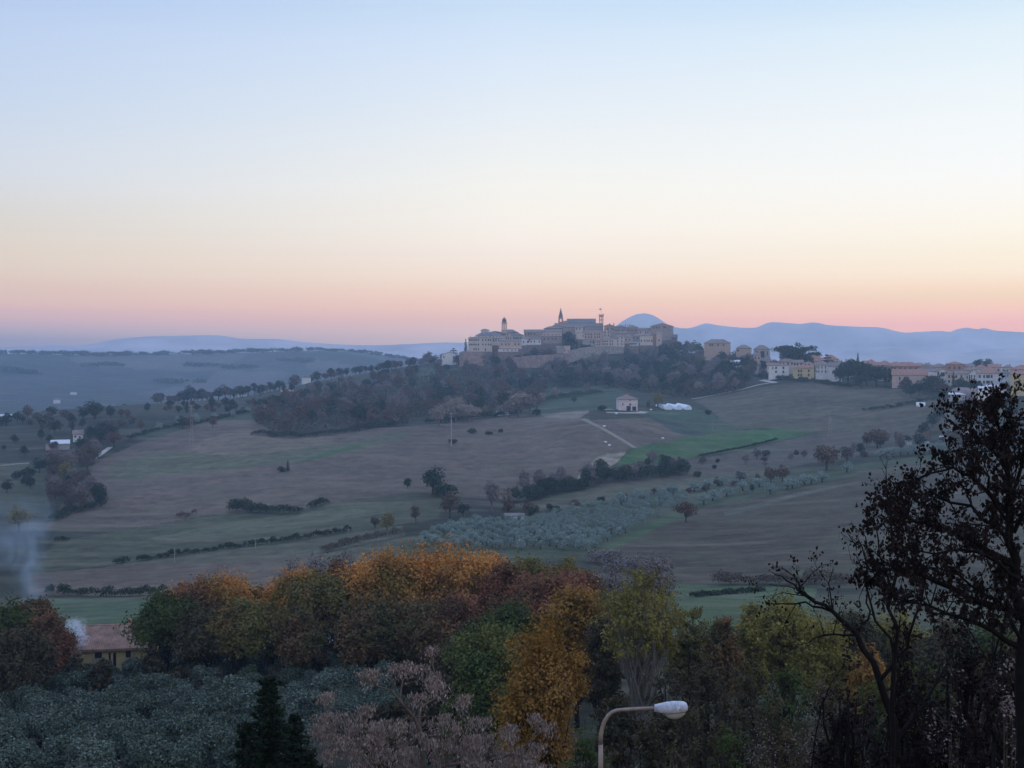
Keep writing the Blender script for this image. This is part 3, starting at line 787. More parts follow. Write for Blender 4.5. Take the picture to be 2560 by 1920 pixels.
def skyline_row(xs, D, kinds, hs, where, group):
    for px in xs:
        k, m = random.choice(kinds)
        put_tree(on_ground(px + random.uniform(-4, 4), D + random.uniform(-25, 25)), k, m, random.uniform(*hs), f"{MATWORD[m]} tree {where}", f"{MATWORD[m]} trees {group}", random.uniform(.9, 1.4))
skyline_row(range(340, 640, 11), 1060, [('round','dark'),('round','brown'),('tall','dark')], (7, 11), "in the blue tree row on the crest behind the olive terraces", "in the blue crest row")
skyline_row(range(660, 905, 13), 1150, [('round','dark'),('round','dark'),('round','russet'),('tall','dark'),('tall','brown')], (6, 10), "on the crest running up to the town", "on the crest running up to the town")
skyline_row(range(80, 330, 14), 1180, [('round','dark'),('round','dark'),('round','brown')], (5, 8.5), "in the far blue tree row on the left", "in the far blue row on the left")
skyline_row(range(1465, 1660, 8), 1035, [('round','brown'),('tall','brown'),('round','dark'),('round','russet'),('bare','bare')], (9, 13), 'below the ochre houses right of the castle hill', 'below the ochre houses')
skyline_row(range(1950, 2215, 16), 812, [('round','dark'),('round','dark'),('tall','dark'),('bush','dark'),('round','brown')], (5, 9), 'in the gardens below the white houses at the right', 'in the gardens below the white houses')
skyline_row(range(905, 1005, 9), 1165, [('round','dark'),('round','brown'),('bare','bare')], (5, 9), "beside the white villa at the left end of the town", "beside the white villa")
for px, py, k, m, h, D, lab in [
 (412,860,'round','dark',14,1120,"tall dark tree standing out of the crest row"),
 (505,858,'cypress','dark',9,1130,"left cypress of the pair on the crest row"),
 (514,858,'cypress','dark',8,1130,"right cypress of the pair on the crest row"),
 (980,780,'cedar','dark',13,1165,"round blue-green cedar beside the palace, left of the cypress"),
 (1006,772,'cypress','dark',20,1158,"tall ragged cypress at the left end of the palace"),
 (1018,775,'round','dark',9,1150,"dark evergreen at the foot of the palace wall"),
 (926,790,'bare','bare',12,1170,"bare spreading tree left of the white villa"),
 (1500,742,'cedar','dark',12,1230,"rounded cedar on the wooded hill right of the castle"),
 (1485,745,'cypress','dark',9,1232,"thin cypress beside the rounded cedar"),
 (1462,738,'pine','dark',8,1225,"flat-topped pine right of the castle"),
 (1160,735,'pine','dark',11,1215,"wide flat umbrella pine above the old roofs"),
 (1226,765,'tall','dark',20,1172,"tallest dark evergreen in front of the old town"),
 (1236,767,'tall','dark',15,1170,"dark evergreen right of the tallest one in the old town"),
 (1247,768,'cypress','dark',12,1165,"dark cypress under the cream gabled house"),
 (1262,766,'round','dark',8,1160,"dark round tree on the old town terrace"),
 (1273,764,'round','dark',7,1160,"dark round tree at the right end of the old town terrace"),
 (1155,776,'round','dark',10,1155,"dark garden tree on the town wall terrace"),
 (1170,778,'round','brown',10,1150,"brown garden tree on the town wall terrace"),
 (1185,778,'round','brown',10,1152,"brown garden tree right of the first on the wall terrace"),
 (1140,782,'round','dark',9,1150,"dark garden tree below the yellow palace wing"),
 (1066,782,'round','dark',7,1148,"dark round tree in front of the palace"),
 (1040,792,'tall','green',10,1140,"green tree between the two brick wall stretches"),
 (1075,795,'round','dark',8,1138,"dark tree below the palace"),
 (1100,795,'round','brown',9,1135,"brown tree below the palace"),
 (1120,792,'round','dark',9,1140,"dark tree at the left end of the long town wall"),
 (1690,790,'pine','dark',18,960,"leftmost crown of the big pine clump"),
 (1704,792,'round','dark',19,955,"dark crown second from the left in the big pine clump"),
 (1718,793,'round','dark',19,950,"middle crown of the big pine clump"),
 (1733,795,'pine','dark',17,950,"right crown of the big pine clump"),
 (1745,797,'round','dark',13,945,"lower right crown of the big pine clump"),
 (1757,798,'pine','dark',13,960,"flat crown trailing right from the big pine clump"),
 (1786,800,'cedar','dark',13,930,"pointed fir behind the red roofs"),
 (1796,802,'round','dark',10,925,"dark tree between the red roofs"),
 (1810,802,'round','dark',11,925,"dark round tree right among the red roofs"),
 (1853,806,'cypress','dark',14,930,"thin dark cypress above the red roofs"),
 (1815,832,'round','dark',13,868,"leftmost tree of the dark evergreen grove"),
 (1832,834,'round','dark',17,866,"tallest tree of the dark evergreen grove"),
 (1850,836,'round','dark',17,864,"tree right of the tallest in the dark evergreen grove"),
 (1872,838,'round','dark',14,862,"middle tree of the dark evergreen grove"),
 (1893,838,'round','dark',15,860,"high round tree in the right half of the evergreen grove"),
 (1912,838,'round','dark',15,860,"second round tree in the right half of the evergreen grove"),
 (1932,836,'round','dark',13,862,"rightmost tree of the dark evergreen grove"),
 (1860,838,'round','dark',10,850,"lower tree at the front of the evergreen grove"),
 (1960,834,'round','dark',8.5,835,"dark tree in front of the long red-roofed house"),
 (2012,838,'round','dark',12,822,"dark tree in front of the gabled white houses"),
 (2024,838,'round','dark',10,820,"second dark tree in front of the gabled white houses"),
 (2060,840,'cypress','dark',12,815,"dark cypress between the white houses"),
 (2078,842,'round','dark',9,812,"dark tree right of the cypress between the white houses"),
 (2096,842,'round','dark',8,810,"small dark tree left of the grey-white house"),
 (2112,778,'round','dark',10,1050,"left dark tree behind the far right roofs"),
 (2132,778,'round','dark',10,1050,"right dark tree behind the far right roofs"),
 (1740,826,'cypress','dark',7,905,"small dark tree in front of the yellow house"),
 (1766,820,'bare','bare',9,900,"bare tree in front of the white block"),
 (1790,820,'bare','bare',9,895,"second bare tree in front of the white block"),
 (1560,800,'round','dark',10,1010,"dark tree below the ochre house"),
 (1590,802,'round','brown',9,1000,"brown tree below the ochre house"),
 (1575,775,'round','brown',10,1060,"brown tree in front of the ochre house"),
 (1600,778,'round','dark',11,1060,"dark tree right of the ochre house"),
 (1650,795,'round','dark',9,985,"dark tree under the pale villa"),
 (1670,800,'round','brown',9,975,"brown tree under the pale villa"),
 (1980,892,'cypress','dark',8,660,"dark cypress left of the white lean-to roof"),
 (1995,880,'round','dark',7,700,"dark tree behind the white lean-to roof"),
 (2015,872,'round','dark',8,720,"dark tree left of the barn"),
 (2030,868,'round','dark',8,735,"dark tree touching the barn on the left"),
 (2075,885,'bush','brown',5,690,"brown bush in front of the barn"),
 (2110,890,'bush','dark',5,680,"dark bush in front of the barn arch"),
 (2190,862,'round','dark',7,730,"dark tree under the far right house"),
]:
    one(px, py, k, m, h, lab, D=D)
# olives: the terraces, the big grove in the middle, the row along the field
def olive_rows(poly, r0, r1, step, ang, h, label, group, n, seed, rest=None):
    rg = np.random.default_rng(seed)
    ca_, sa_ = math.cos(ang), math.sin(ang); pts = []
    xs = [p[0] for p in poly]
    for i in range(-90, 90):
        for j in range(-90, 90):
            cx_ = (min(xs) + max(xs)) / 2; a = math.atan((cx_ - CX) / F / CP); rm = (r0 + r1) / 2
            x = math.sin(a) * rm + (i * ca_ * 1.28 - j * sa_ * .84) * step; y = math.cos(a) * rm + (i * sa_ * 1.28 + j * ca_ * .84) * step
            if not (r0 < math.hypot(x, y) < r1) or y < 10: continue
            pts.append((x + rg.normal() * .3, y + rg.normal() * .3))
    X_ = np.array(pts); Z_ = H(X_[:, 0], X_[:, 1]); qx, qy = project(X_[:, 0], X_[:, 1], Z_); k = np.where(inside(qx, qy, poly))[0]
    if len(k) > n:
        k = k[np.argsort(np.hypot(X_[k, 0], X_[k, 1]))]
        if rest is not None: rest += [(X_[i, 0], X_[i, 1], Z_[i]) for i in k[n:] if rg.uniform() > .05]
        k = k[:n]
    for i in k:
        if rg.uniform() < .04: continue
        put_tree((X_[i, 0], X_[i, 1], Z_[i]), 'olive', 'olive', h * rg.uniform(.8, 1.15), label, group, rg.uniform(.85, 1.1))
OLIVE_REST = []
olive_rows([(900,1165),(985,1136),(1060,1128),(1160,1126),(1260,1094),(1400,1074),(1478,1072),(1490,1084),(1400,1130),(1265,1196),(1200,1210),(1000,1215),(900,1205)], 395, 560, 4.9, .5, 3.2, "grey-green olive tree in the planted grove on the valley side", "olive trees of the planted grove on the valley side", 130, 3, rest=OLIVE_REST)
def merged_olives(P):
    rg = np.random.default_rng(8); VV = []
    for x, y, z in P:
        k = rg.integers(4); proto('olive', 'olive', k); V = PROTO[('g', 'olive', k)][0].reshape(-1, 4, 3)
        V = V[rg.choice(len(V), 330, replace=False)].reshape(-1, 3) * (3.5 / 4.8 * rg.uniform(.8, 1.15)); a = rg.uniform(0, 6.28)
        VV.append(np.stack([V[:, 0]*math.cos(a) - V[:, 1]*math.sin(a) + x, V[:, 0]*math.sin(a) + V[:, 1]*math.cos(a) + y, V[:, 2] + z], -1))
    V = np.concatenate(VV); tag(obj('olive_trees', mesh_np('olive_trees', V, np.arange(len(V)), 4, LM['olive'])), "small farther olives filling the rest of the planted grove", 'olive trees', kind='stuff')
merged_olives(OLIVE_REST)
olive_rows([(300,940),(340,922),(520,888),(545,895),(460,912),(340,934)], 700, 900, 9.0, .3, 4.2, "grey-green olive tree on the left ridge terrace", "olive trees on the left ridge terrace", 30, 4)
for i, (px, py) in enumerate([(1605,1060),(1570,1072),(1640,1052),(1664,1068),(1700,1058),(1712,1055),(1738,1048),(1752,1046),(1775,1042),(1829,1020),(1540,1082),(1520,1090),(1500,1062),(1530,1056),(1560,1050),(1600,1040),(1455,1070),(1430,1078),(1380,1082),(1340,1088)]):
    one(px, py, 'olive', 'olive', 4.6, "loose olive tree on the strip between hedgerow and dark field", 1.25, "loose olives along the dark field")
for i, (px, py) in enumerate([(1902,992),(1916,990),(1930,988),(1945,986),(1962,985),(1978,983),(1995,984),(2014,981),(2030,978),(2050,975)]):
    one(px, py, 'olive', 'olive', 4.8, "silvery olive in the short row below the allotment sheds", 1.2, "silvery olives below the allotment sheds")
# scrub on the strip above the grove
wood([(1150,1104),(1300,1084),(1450,1060),(1600,1035),(1640,1030),(1640,1045),(1480,1068),(1300,1096),(1150,1120)], 20, 480, 640, [('bush','brown',3),('bush','dark',2),('round','russet',1)], (3, 5.5), "on the rough strip above the olive grove", "on the rough strip above the olive grove", 7, 12)
wood([(1100,1060),(1250,1040),(1330,1018),(1480,1005),(1490,1020),(1380,1034),(1200,1062),(1110,1085)], 26, 520, 680, [('bare','bare',3),('tall','brown',1),('round','dark',1)], (5, 8), "standing in the long hedgerow", "standing in the long hedgerow", 5, 13)
wood([(1500,1004),(1660,985),(1740,975),(1740,1000),(1640,1020),(1500,1030)], 12, 560, 760, [('bare','bare',2),('round','brown',1),('bush','dark',2)], (3, 6), "left of the biggest brown tree", "left of the biggest brown tree", 8, 14)
wood([(1790,985),(1900,955),(2040,930),(2130,930),(2130,970),(2000,975),(1880,990)], 22, 620, 820, [('bare','bare',2),('round','brown',2),('round','dark',1),('bush','brown',1)], (4, 7), "around the allotment sheds", "around the allotment sheds", 7, 15)
# far ridge: lines of trees that read as one fringe
def fringe(name, x0, x1, D, n, h, label, seed):
    rg = np.random.default_rng(seed); bl = []
    for i in range(n):
        px = rg.uniform(x0, x1); p = on_ground(px, D + rg.uniform(-30, 30)); s = h * rg.uniform(.5, 1.2)
        bl.append((p[0], p[1], p[2] + s*.4, s*rg.uniform(.7, 1.8), s, s*.6))
    Q, N = blob_points(bl, n * 60, rg, 3)
    V, Fc = leaf_quads(Q, N, 2.6, rg)
    tag(obj(name, mesh_np(name, V, Fc, 4, LM['dark'])), label, 'trees', kind='stuff')
fringe('ridge_treeline', -20, 420, 2590, 110, 8, "blue fringe of trees on the crest of the far left ridge", 1)
fringe('ridge_treeline', 420, 700, 2600, 90, 8, "blue fringe of trees on the highest part of the far ridge", 2)
fringe('ridge_treeline', 700, 905, 2595, 60, 6, "blue fringe of trees on the falling right end of the far ridge", 3)
def patches(name, spots, label, seed):
    rg = np.random.default_rng(seed); bl = []
    for (px, py, w) in spots:
        for _ in range(9):
            p = ground_at(px + rg.normal() * w, py + rg.normal() * 1.5, 1500, 3000)
            if p is None: continue
            bl.append((p[0], p[1], p[2] + 1.5, 14, 14, 4))
    if not bl: return
    Q, N = blob_points(bl, len(bl) * 50, rg, 3)
    V, Fc = leaf_quads(Q, N, 4, rg); tag(obj(name, mesh_np(name, V, Fc, 4, LM['green'])), label, 'trees', kind='stuff')
patches('valley_woods', [(20,800,14),(70,806,16),(230,790,22),(420,790,20),(520,795,24),(660,780,26),(380,826,30)], "dim blue woods scattered over the far left valley side", 5)
# ================================================================== BUILDINGS
def wall_mat(name, c, n=.18): return plain(name, tuple(v * 1.0 for v in c), .9, n, .5)
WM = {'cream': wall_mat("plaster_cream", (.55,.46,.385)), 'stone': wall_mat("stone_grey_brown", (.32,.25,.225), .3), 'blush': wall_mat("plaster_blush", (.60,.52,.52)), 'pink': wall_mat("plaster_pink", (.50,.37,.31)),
      'white': wall_mat("plaster_white", (.62,.60,.58)), 'ochre': wall_mat("plaster_ochre", (.42,.31,.24)), 'yellow': wall_mat("plaster_yellow", (.50,.39,.21)),
      'brick': wall_mat("brick_red_brown", (.35,.20,.15), .3), 'grey': wall_mat("plaster_grey", (.33,.31,.30)), 'blue': wall_mat("plaster_cool_white", (.52,.55,.60)), 'dark': wall_mat("stone_dark", (.15,.125,.12), .3)}
def roof_mat(name, c, scale=1.0):
    m, t, o = new_mat(name)
    b = t.nodes.new("ShaderNodeBsdfPrincipled"); b.inputs["Roughness"].default_value = .9
    tc = t.nodes.new("ShaderNodeTexCoord"); nz = t.nodes.new("ShaderNodeTexNoise"); nz.inputs["Scale"].default_value = .9; nz.inputs["Detail"].default_value = 6
    t.links.new(tc.outputs["Object"], nz.inputs[0])
    wv = t.nodes.new("ShaderNodeTexWave"); wv.bands_direction = 'X'; wv.inputs["Scale"].default_value = 1.3 * scale; wv.inputs["Distortion"].default_value = .3
    t.links.new(tc.outputs["Object"], wv.inputs[0])
    r = t.nodes.new("ShaderNodeValToRGB"); r.color_ramp.elements[0].color = (*[v*.7 for v in c], 1); r.color_ramp.elements[1].color = (*[v*1.3 for v in c], 1)
    r.color_ramp.elements[0].position = .35; r.color_ramp.elements[1].position = .65
    t.links.new(nz.outputs[0], r.inputs[0])
    mp = t.nodes.new("ShaderNodeMapRange"); t.links.new(wv.outputs["Fac"], mp.inputs[0]); mp.inputs[3].default_value = .78; mp.inputs[4].default_value = 1.1
    vm = t.nodes.new("ShaderNodeVectorMath"); vm.operation = 'SCALE'; t.links.new(r.outputs[0], vm.inputs[0]); t.links.new(mp.outputs[0], vm.inputs["Scale"])
    t.links.new(vm.outputs[0], b.inputs["Base Color"]); t.links.new(b.outputs[0], o.inputs[0]); return m
RM = {'tile': roof_mat("roof_tile_brown", (.19,.14,.125)), 'red': roof_mat("roof_tile_red", (.27,.135,.10)), 'grey': roof_mat("roof_tile_grey", (.145,.125,.12)), 'white': plain("roof_white_sheet", (.50,.52,.55), .6, .08, 1), 'dark': roof_mat("roof_dark", (.10,.085,.09))}
FND = plain('foundation_stone', (.20,.155,.135), .95, .4, .5)
GLASS = plain("window_dark", (.012,.012,.014), .35, .2, 3, .5)
GLASS_L = plain("window_pale_shutter", (.30,.28,.26), .7, .2, 3)
_mb = MB(); _mb.box(-.5, -.06, 0, .5, .10, 1); WIN_ME = _mb.mesh("window", GLASS)
_mb = MB(); _mb.box(-.62, -.22, -.09, .62, .02, 0); SILL_ME = _mb.mesh("sill", WM['grey'])
_mb = MB(); _mb.box(-.5, -.06, 0, .5, .10, 1); DOOR_ME = _mb.mesh("door", BARK_D)
_mb = MB(); _mb.box(-.4, -.4, -.8, .4, .4, 1.0); _mb.box(-.5, -.5, 1.0, .5, .5, 1.16); _mb.box(-.3, -.3, 1.16, .3, .3, 1.45); CHIM_ME = _mb.mesh("chimney", WM['brick'])
K = F / 2212 * 2560     # focal length in photo pixels
class Crop:
    def __init__(s, x0, y0, w): s.x0, s.y0, s.k = x0, y0, w / 2212.0
    def px(s, cx): return (s.x0 + cx * s.k) * 2212 / 2560
    def py(s, cy): return (s.y0 + cy * s.k) * 2212 / 2560
CA, CB, CC, CD, CE, CG, CJ, CK = Crop(1100,780,240), Crop(1320,760,240), Crop(1500,780,240), Crop(1700,820,300), Crop(1960,860,300), Crop(2260,880,300), Crop(1500,960,300), Crop(1040,960,500)
C3, C8, C2, C4 = Crop(0,800,1100), Crop(900,1000,1100), Crop(1640,780,920), Crop(0,1200,900*2212/2074)
def roof_mesh(mb, kind, w, d, h0, rise, over=.45, ridge=None):
    """roof over a w x d plan whose front is y=0; h0 eave height"""
    x0, x1, y0, y1 = -w/2 - over, w/2 + over, -over, d + over
    zt, zb = h0 + .22, h0 - .02
    def slab(low, top):   # low: four eave corners; top: ridge points
        pass
    if kind == 'flat':
        mb.box(x0, y0, h0, x1, y1, h0 + .35); return
    if kind == 'hip':
        rl = ridge if ridge is not None else max(.1, (w - d) / 2 * .9 + w * .05)
        A, B = (-rl, (y0+y1)/2, h0 + rise), (rl, (y0+y1)/2, h0 + rise)
        e = [(x0,y0,zt),(x1,y0,zt),(x1,y1,zt),(x0,y1,zt)]; f = [(x,y,zb) for x,y,_ in e]
        mb.quad(e[0], e[1], B, A); mb.quad(e[1], e[2], B); mb.quad(e[2], e[3], A, B); mb.quad(e[3], e[0], A)
        for i in range(4): mb.quad(f[i], f[(i+1)%4], e[(i+1)%4], e[i])
        mb.quad(*f[::-1]); return
    if kind == 'side':    # ridge parallel to the front
        ym = (y0+y1)/2
        P = [(y0, zt), (ym, h0+rise), (y1, zt), (y1, zb), (ym, h0+rise-.25), (y0, zb)]
        L = [(x0, y, z) for y, z in P]; R = [(x1, y, z) for y, z in P]
        for i in range(6): j = (i+1) % 6; mb.quad(L[i], R[i], R[j], L[j])
        mb.quad(L[0], L[1], L[4], L[5]); mb.quad(L[1], L[2], L[3], L[4]); mb.quad(R[5], R[4], R[1], R[0]); mb.quad(R[4], R[3], R[2], R[1]); return
    if kind == 'front':   # gable faces the viewer
        xm = 0
        P = [(x0, zt), (xm, h0+rise), (x1, zt), (x1, zb), (xm, h0+rise-.25), (x0, zb)]
        L = [(x, y0, z) for x, z in P]; R = [(x, y1, z) for x, z in P]
        for i in range(6): j = (i+1) % 6; mb.quad(L[i], L[j], R[j], R[i])
        mb.quad(L[0], L[5], L[4], L[1]); mb.quad(L[1], L[4], L[3], L[2]); mb.quad(R[5], R[0], R[1], R[4]); mb.quad(R[4], R[1], R[2], R[3]); return
    if kind == 'shed':
        mb.v += [(x0,y0,h0),(x1,y0,h0),(x1,y1,h0+rise),(x0,y1,h0+rise),(x0,y0,h0+.2),(x1,y0,h0+.2),(x1,y1,h0+rise+.2),(x0,y1,h0+rise+.2)]
        n = len(mb.v) - 8
        for f in ((0,3,2,1),(4,5,6,7),(0,1,5,4),(1,2,6,5),(2,3,7,6),(3,0,4,7)): mb.f.append(tuple(n+i for i in f))
def house(C, cx0, cx1, eave, base, D, label, roof='hip', ridge=None, wall='cream', rf='tile', wins=(), grid=None, doors=(), chim=(), depth=None, yaw=0.0, cat='house', name='house', ww=1.15, wh=1.75, side=None, over=.45, group=None, sink=7.0, ridgelen=None, band=None, snap=True):
    px0, px1 = C.px(cx0), C.px(cx1)
    pc = (px0 + px1) / 2
    if D is None:
        g = ground_at(pc, C.py(base)); g = on_ground(pc, 1000) if g is None else g; D = math.hypot(g[0], g[1])
    dx, dy, dz = ray(pc, 800); a = math.atan2(dx, dy)
    m = D / F / math.cos(a)                 # metres per working pixel across
    o = at(pc, C.py(base), D)
    s = C.k * 2212 / 2560 * m
    w = (px1 - px0) * m * math.cos(a) / (math.cos(yaw) if yaw else 1.0)
    if yaw: w = w * (1 - .25 * abs(math.sin(yaw)))
    h = (base - eave) * s
    d = depth or max(7.0, min(14.0, w * .8))
    rise = (eave - ridge) * s if ridge is not None else d * .18
    gap = float(o[2] - H(o[0], o[1])); sink = max(1.2, min(gap + 1.2, 22.0))
    t = empty(name, o, -a + yaw)
    tag(t, label, cat, group)
    fnd = sink if (gap > 3.0 and C in (CA, CB, CC)) else 0
    mb = MB(); mb.box(-w/2, 0, -.6 if fnd else -sink, w/2, d, h)
    if fnd: fm = MB(); fm.box(-w/2 - .2, -.25, -fnd, w/2 + .2, d + .2, -.35); fm.build('foundation', FND, t)
    if roof == 'front': mb.quad((-w/2, .001, h), (w/2, .001, h), (0, .001, h + rise - .2)); mb.quad((w/2, d-.001, h), (-w/2, d-.001, h), (0, d-.001, h + rise - .2))
    if roof == 'side':
        for sx in (-w/2, w/2): mb.quad((sx, 0, h), (sx, d, h), (sx, d/2, h + rise - .2))
    mb.build('wall', WM[wall], t)
    rm = MB(); roof_mesh(rm, roof, w, d, h, rise, over, ridgelen)
    r = rm.build('roof', RM[rf], t)
    W = list(wins)
    if grid:
        xs, ys = grid; W += [(x, y) for y in ys for x in xs]
    def local(x, y): return ((C.px(x) - pc) * m * math.cos(a), (base - y) * s)
    for q in W:
        lx, lz = local(q[0], q[1]); sw, sh = (q[2], q[3]) if len(q) > 2 else (ww, wh)
        wo = obj('window', WIN_ME, t); wo.location = (max(-w/2+.5, min(w/2-.5, lx)), 0, lz - sh/2); wo.scale = (sw, 1, sh)
        so = obj('sill', SILL_ME, wo); so.scale = (1, 1, 1/sh)
    for q in doors:
        lx, lz = local(q[0], q[1]); do = obj('door', DOOR_ME, t); do.location = (lx, 0, 0); do.scale = (q[2], 1, q[3])
    for q in chim:
        lx, lz = local(q[0], q[1]); co = obj('chimney', CHIM_ME, r); co.location = (max(-w/2+.8, min(w/2-.8, lx)), d * .5, lz - 1.2)
    if band:
        bm = MB(); bm.box(-w/2 - .05, -.08, h * band, w/2 + .05, .02, h * band + .3); bm.build('cornice', WM['white'], t)
    return t
# ---- the old town, from the left end (crops of the photograph give the places)
house(CA, 40, 410, 985, 1190, 1152, "white villa with a gabled roof at the far left end of the old town", 'front', 915, 'white', 'grey', [(90,1040),(310,1040),(360,1080)], depth=12)
house(CA, 650, 1200, 600, 905, 1158, "long cream palace with three rows of dark windows at the left of the old town", 'hip', 565, 'cream', 'tile', grid=((690,735,785,832,885,985,1055,1120,1165),(645,748)), wins=[(785,855,.95,2.2),(832,855,.95,2.2),(885,855,.95,2.2),(1050,870,1.3,2.4)], chim=[(700,565)], name='palace', cat='palace', depth=14, band=.93)
house(CA, 1200, 1500, 612, 760, 1162, "cream upper wing continuing the palace to the right", 'side', 575, 'cream', 'tile', grid=((1240,1290,1350,1410),(650,)), depth=9, name='palace_wing', cat='palace')
house(CA, 820, 1430, 545, 640, 1178, "recessed attic storey with a wide grey roof above the palace", 'hip', 468, 'white', 'grey', grid=((900,980,1060,1150,1230,1310,1380),(570,)), depth=13, wh=1.0)
house(CA, 940, 1135, 420, 560, 1186, "small white belvedere with a red hip roof on top of the palace", 'hip', 385, 'white', 'red', wins=[(990,455,.6,1.6),(1045,455,.6,1.8),(1085,455,.6,1.6)], depth=8, name='belvedere', cat='belvedere')
house(CA, 1135, 1420, 470, 560, 1192, "grey roofed block between the belvedere and the bell tower", 'hip', 435, 'stone', 'grey', depth=11)
house(CA, 1400, 1800, 475, 640, 1204, "church body with a long sloping roof right of the domed bell tower", 'hip', 400, 'grey', 'grey', depth=15, name='church', cat='church', ridgelen=3.2)
house(CA, 1440, 1620, 500, 640, 1190, "small cream house under the domed bell tower", 'side', 478, 'cream', 'tile', grid=((1465,1500,1560),(518,)), depth=7)
house(CA, 1500, 1680, 560, 700, 1180, "white house with three dark windows below the church", 'side', 540, 'cream', 'tile', grid=((1530,1575,1630),(605,)), depth=7)
house(CA, 1660, 1930, 540, 720, 1192, "grey house right of the church with a low roof", 'hip', 480, 'grey', 'grey', grid=((1700,1750,1800,1865),(600,)), depth=12)
house(CA, 1360, 1880, 672, 840, 1148, "long pinkish wing with one row of windows in front of the church", 'side', 636, 'pink', 'tile', grid=((1425,1520,1590,1735,1815),(742,)), depth=9, band=.1)
house(CA, 1340, 1800, 850, 905, 1140, "low white terrace building under the pinkish wing", 'flat', None, 'white', 'grey', grid=((1470,1560,1660,1740),(880,)), depth=5, wh=1.0, sink=4)
house(CA, 1870, 2100, 610, 760, 1172, "pale house with dark windows right of the pinkish wing", 'hip', 575, 'white', 'tile', wins=[(1925,690),(2020,690),(2060,640)], depth=9)
house(CB, -90, 330, 655, 800, 1192, "wide grey-brown house under the umbrella pine", 'side', 585, 'stone', 'tile', grid=((-60,15,70,150),(690,)), depth=12, band=.96)
house(CB, -40, 300, 815, 930, 1172, "white terrace house with tall windows among the garden trees", 'hip', 785, 'white', 'tile', grid=((10,70,150,260),(865,)), depth=8)
house(CB, 230, 780, 640, 800, 1196, "long brown stone house with a pale eaves line in the old town centre", 'side', 585, 'pink', 'tile', grid=((300,380,460,560,650,720),(720,)), depth=11, band=.95)
house(CB, 320, 780, 740, 900, 1180, "lower brown stone house above the garden terrace", 'side', 715, 'stone', 'tile', grid=((380,470,560,640),(800,)), depth=9)
house(CB, 370, 820, 565, 680, 1212, "brown house whose roofs step up towards the pointed spire", 'hip', 510, 'stone', 'tile', depth=12)
house(CB, 560, 860, 510, 640, 1226, "stone house directly under the pointed spire", 'hip', 452, 'stone', 'tile', depth=12)
house(CB, 620, 1720, 525, 690, 1228, "very long grey church wing below the ridge of the cathedral", 'side', 440, 'stone', 'grey', wins=[(1065,565),(1290,575)], depth=14, name='church_wing', cat='church wing')
house(CB, 905, 1552, 440, 640, 1244, "cathedral nave with a long straight ridge between the two towers", 'side', 335, 'stone', 'grey', wins=[(1060,465),(1285,468)], depth=15, name='cathedral', cat='cathedral')
house(CB, 815, 912, 440, 640, 1242, "low apse block at the left end of the cathedral", 'shed', 385, 'stone', 'red', depth=10, name='chapel', cat='chapel')
house(CB, 1085, 1262, 545, 690, 1202, "cream house with two square windows under the cathedral", 'side', 515, 'cream', 'tile', grid=((1122,1192),(572,)), depth=8)
house(CB, 810, 1090, 530, 690, 1206, "blank grey house left of the one with two square windows", 'side', 505, 'stone', 'tile', depth=8)
house(CB, 1112, 1290, 668, 805, 1176, "blank cream house above the dark evergreens", 'flat', None, 'cream', 'tile', depth=8, wins=[(1268,735,.5,3.0)])
house(CB, 1290, 1700, 650, 830, 1192, "row of brown houses right of the blank cream house", 'side', 615, 'pink', 'tile', grid=((1330,1400,1460,1540,1600,1650),(700,765)), depth=9, band=.97)
house(CB, 1255, 1560, 840, 960, 1168, "small pale gabled house at the end of the evergreens", 'front', 800, 'grey', 'tile', wins=[(1440,870),(1510,880)], depth=9)
house(CB, 1550, 1700, 835, 965, 1164, "narrow mauve house left of the long windowed row", 'side', 810, 'pink', 'tile', grid=((1600,1650),(870,930)), depth=8, wh=1.2)
house(CC, 90, 335, 325, 540, 1222, "tall ochre house with two chimneys right of the town tower", 'hip', 282, 'ochre', 'tile', wins=[(275,385),(180,385),(320,410,.9,2.6)], chim=[(220,262),(318,262)], depth=10)
house(CC, 340, 620, 355, 560, 1216, "grey-brown block with a stone wall right of the ochre house", 'hip', 300, 'stone', 'grey', grid=((370,430,520),(430,)), chim=[(585,280)], depth=11)
house(CC, 600, 885, 365, 560, 1214, "broad brown house with two small chimneys on its ridge", 'hip', 300, 'stone', 'tile', grid=((660,740,820),(420,)), chim=[(642,290),(688,290)], depth=11)
house(CC, 880, 1165, 425, 560, 1208, "low roofed house between the chimneyed house and the castle", 'side', 365, 'pink', 'grey', grid=((940,1050,1100),(470,)), depth=10)
house(CC, 60, 235, 455, 620, 1200, "narrow cream gabled house below the ochre one", 'front', 405, 'cream', 'tile', grid=((115,190),(475,540)), depth=9)
house(CC, 250, 620, 480, 620, 1198, "brown stone house behind the long windowed row", 'side', 450, 'stone', 'tile', depth=9)
house(CC, 40, 385, 625, 790, 1166, "left half of the long windowed row on the edge of the cliff", 'side', 592, 'cream', 'tile', grid=((67,115,167,235,287),(675,742)), depth=9, wh=1.6)
house(CC, 385, 562, 575, 790, 1166, "taller right half of the long windowed row on the cliff", 'side', 545, 'cream', 'tile', grid=((407,503),(605,672,740)), depth=9, wh=1.4)
house(CC, 565, 760, 580, 720, 1178, "mauve house right of the windowed row", 'hip', 500, 'pink', 'tile', grid=((600,680),(640,)), depth=10)
house(CC, 740, 925, 560, 700, 1184, "second mauve house with a grey front", 'hip', 480, 'grey', 'tile', grid=((780,860),(600,)), depth=10)
house(CC, 680, 890, 700, 765, 1156, "white roadside pavilion with a flat roof under the mauve houses", 'flat', None, 'white', 'white', wins=[(740,735,5,1.2),(830,735,3,1.0)], depth=4, name='pavilion', cat='pavilion', sink=2)
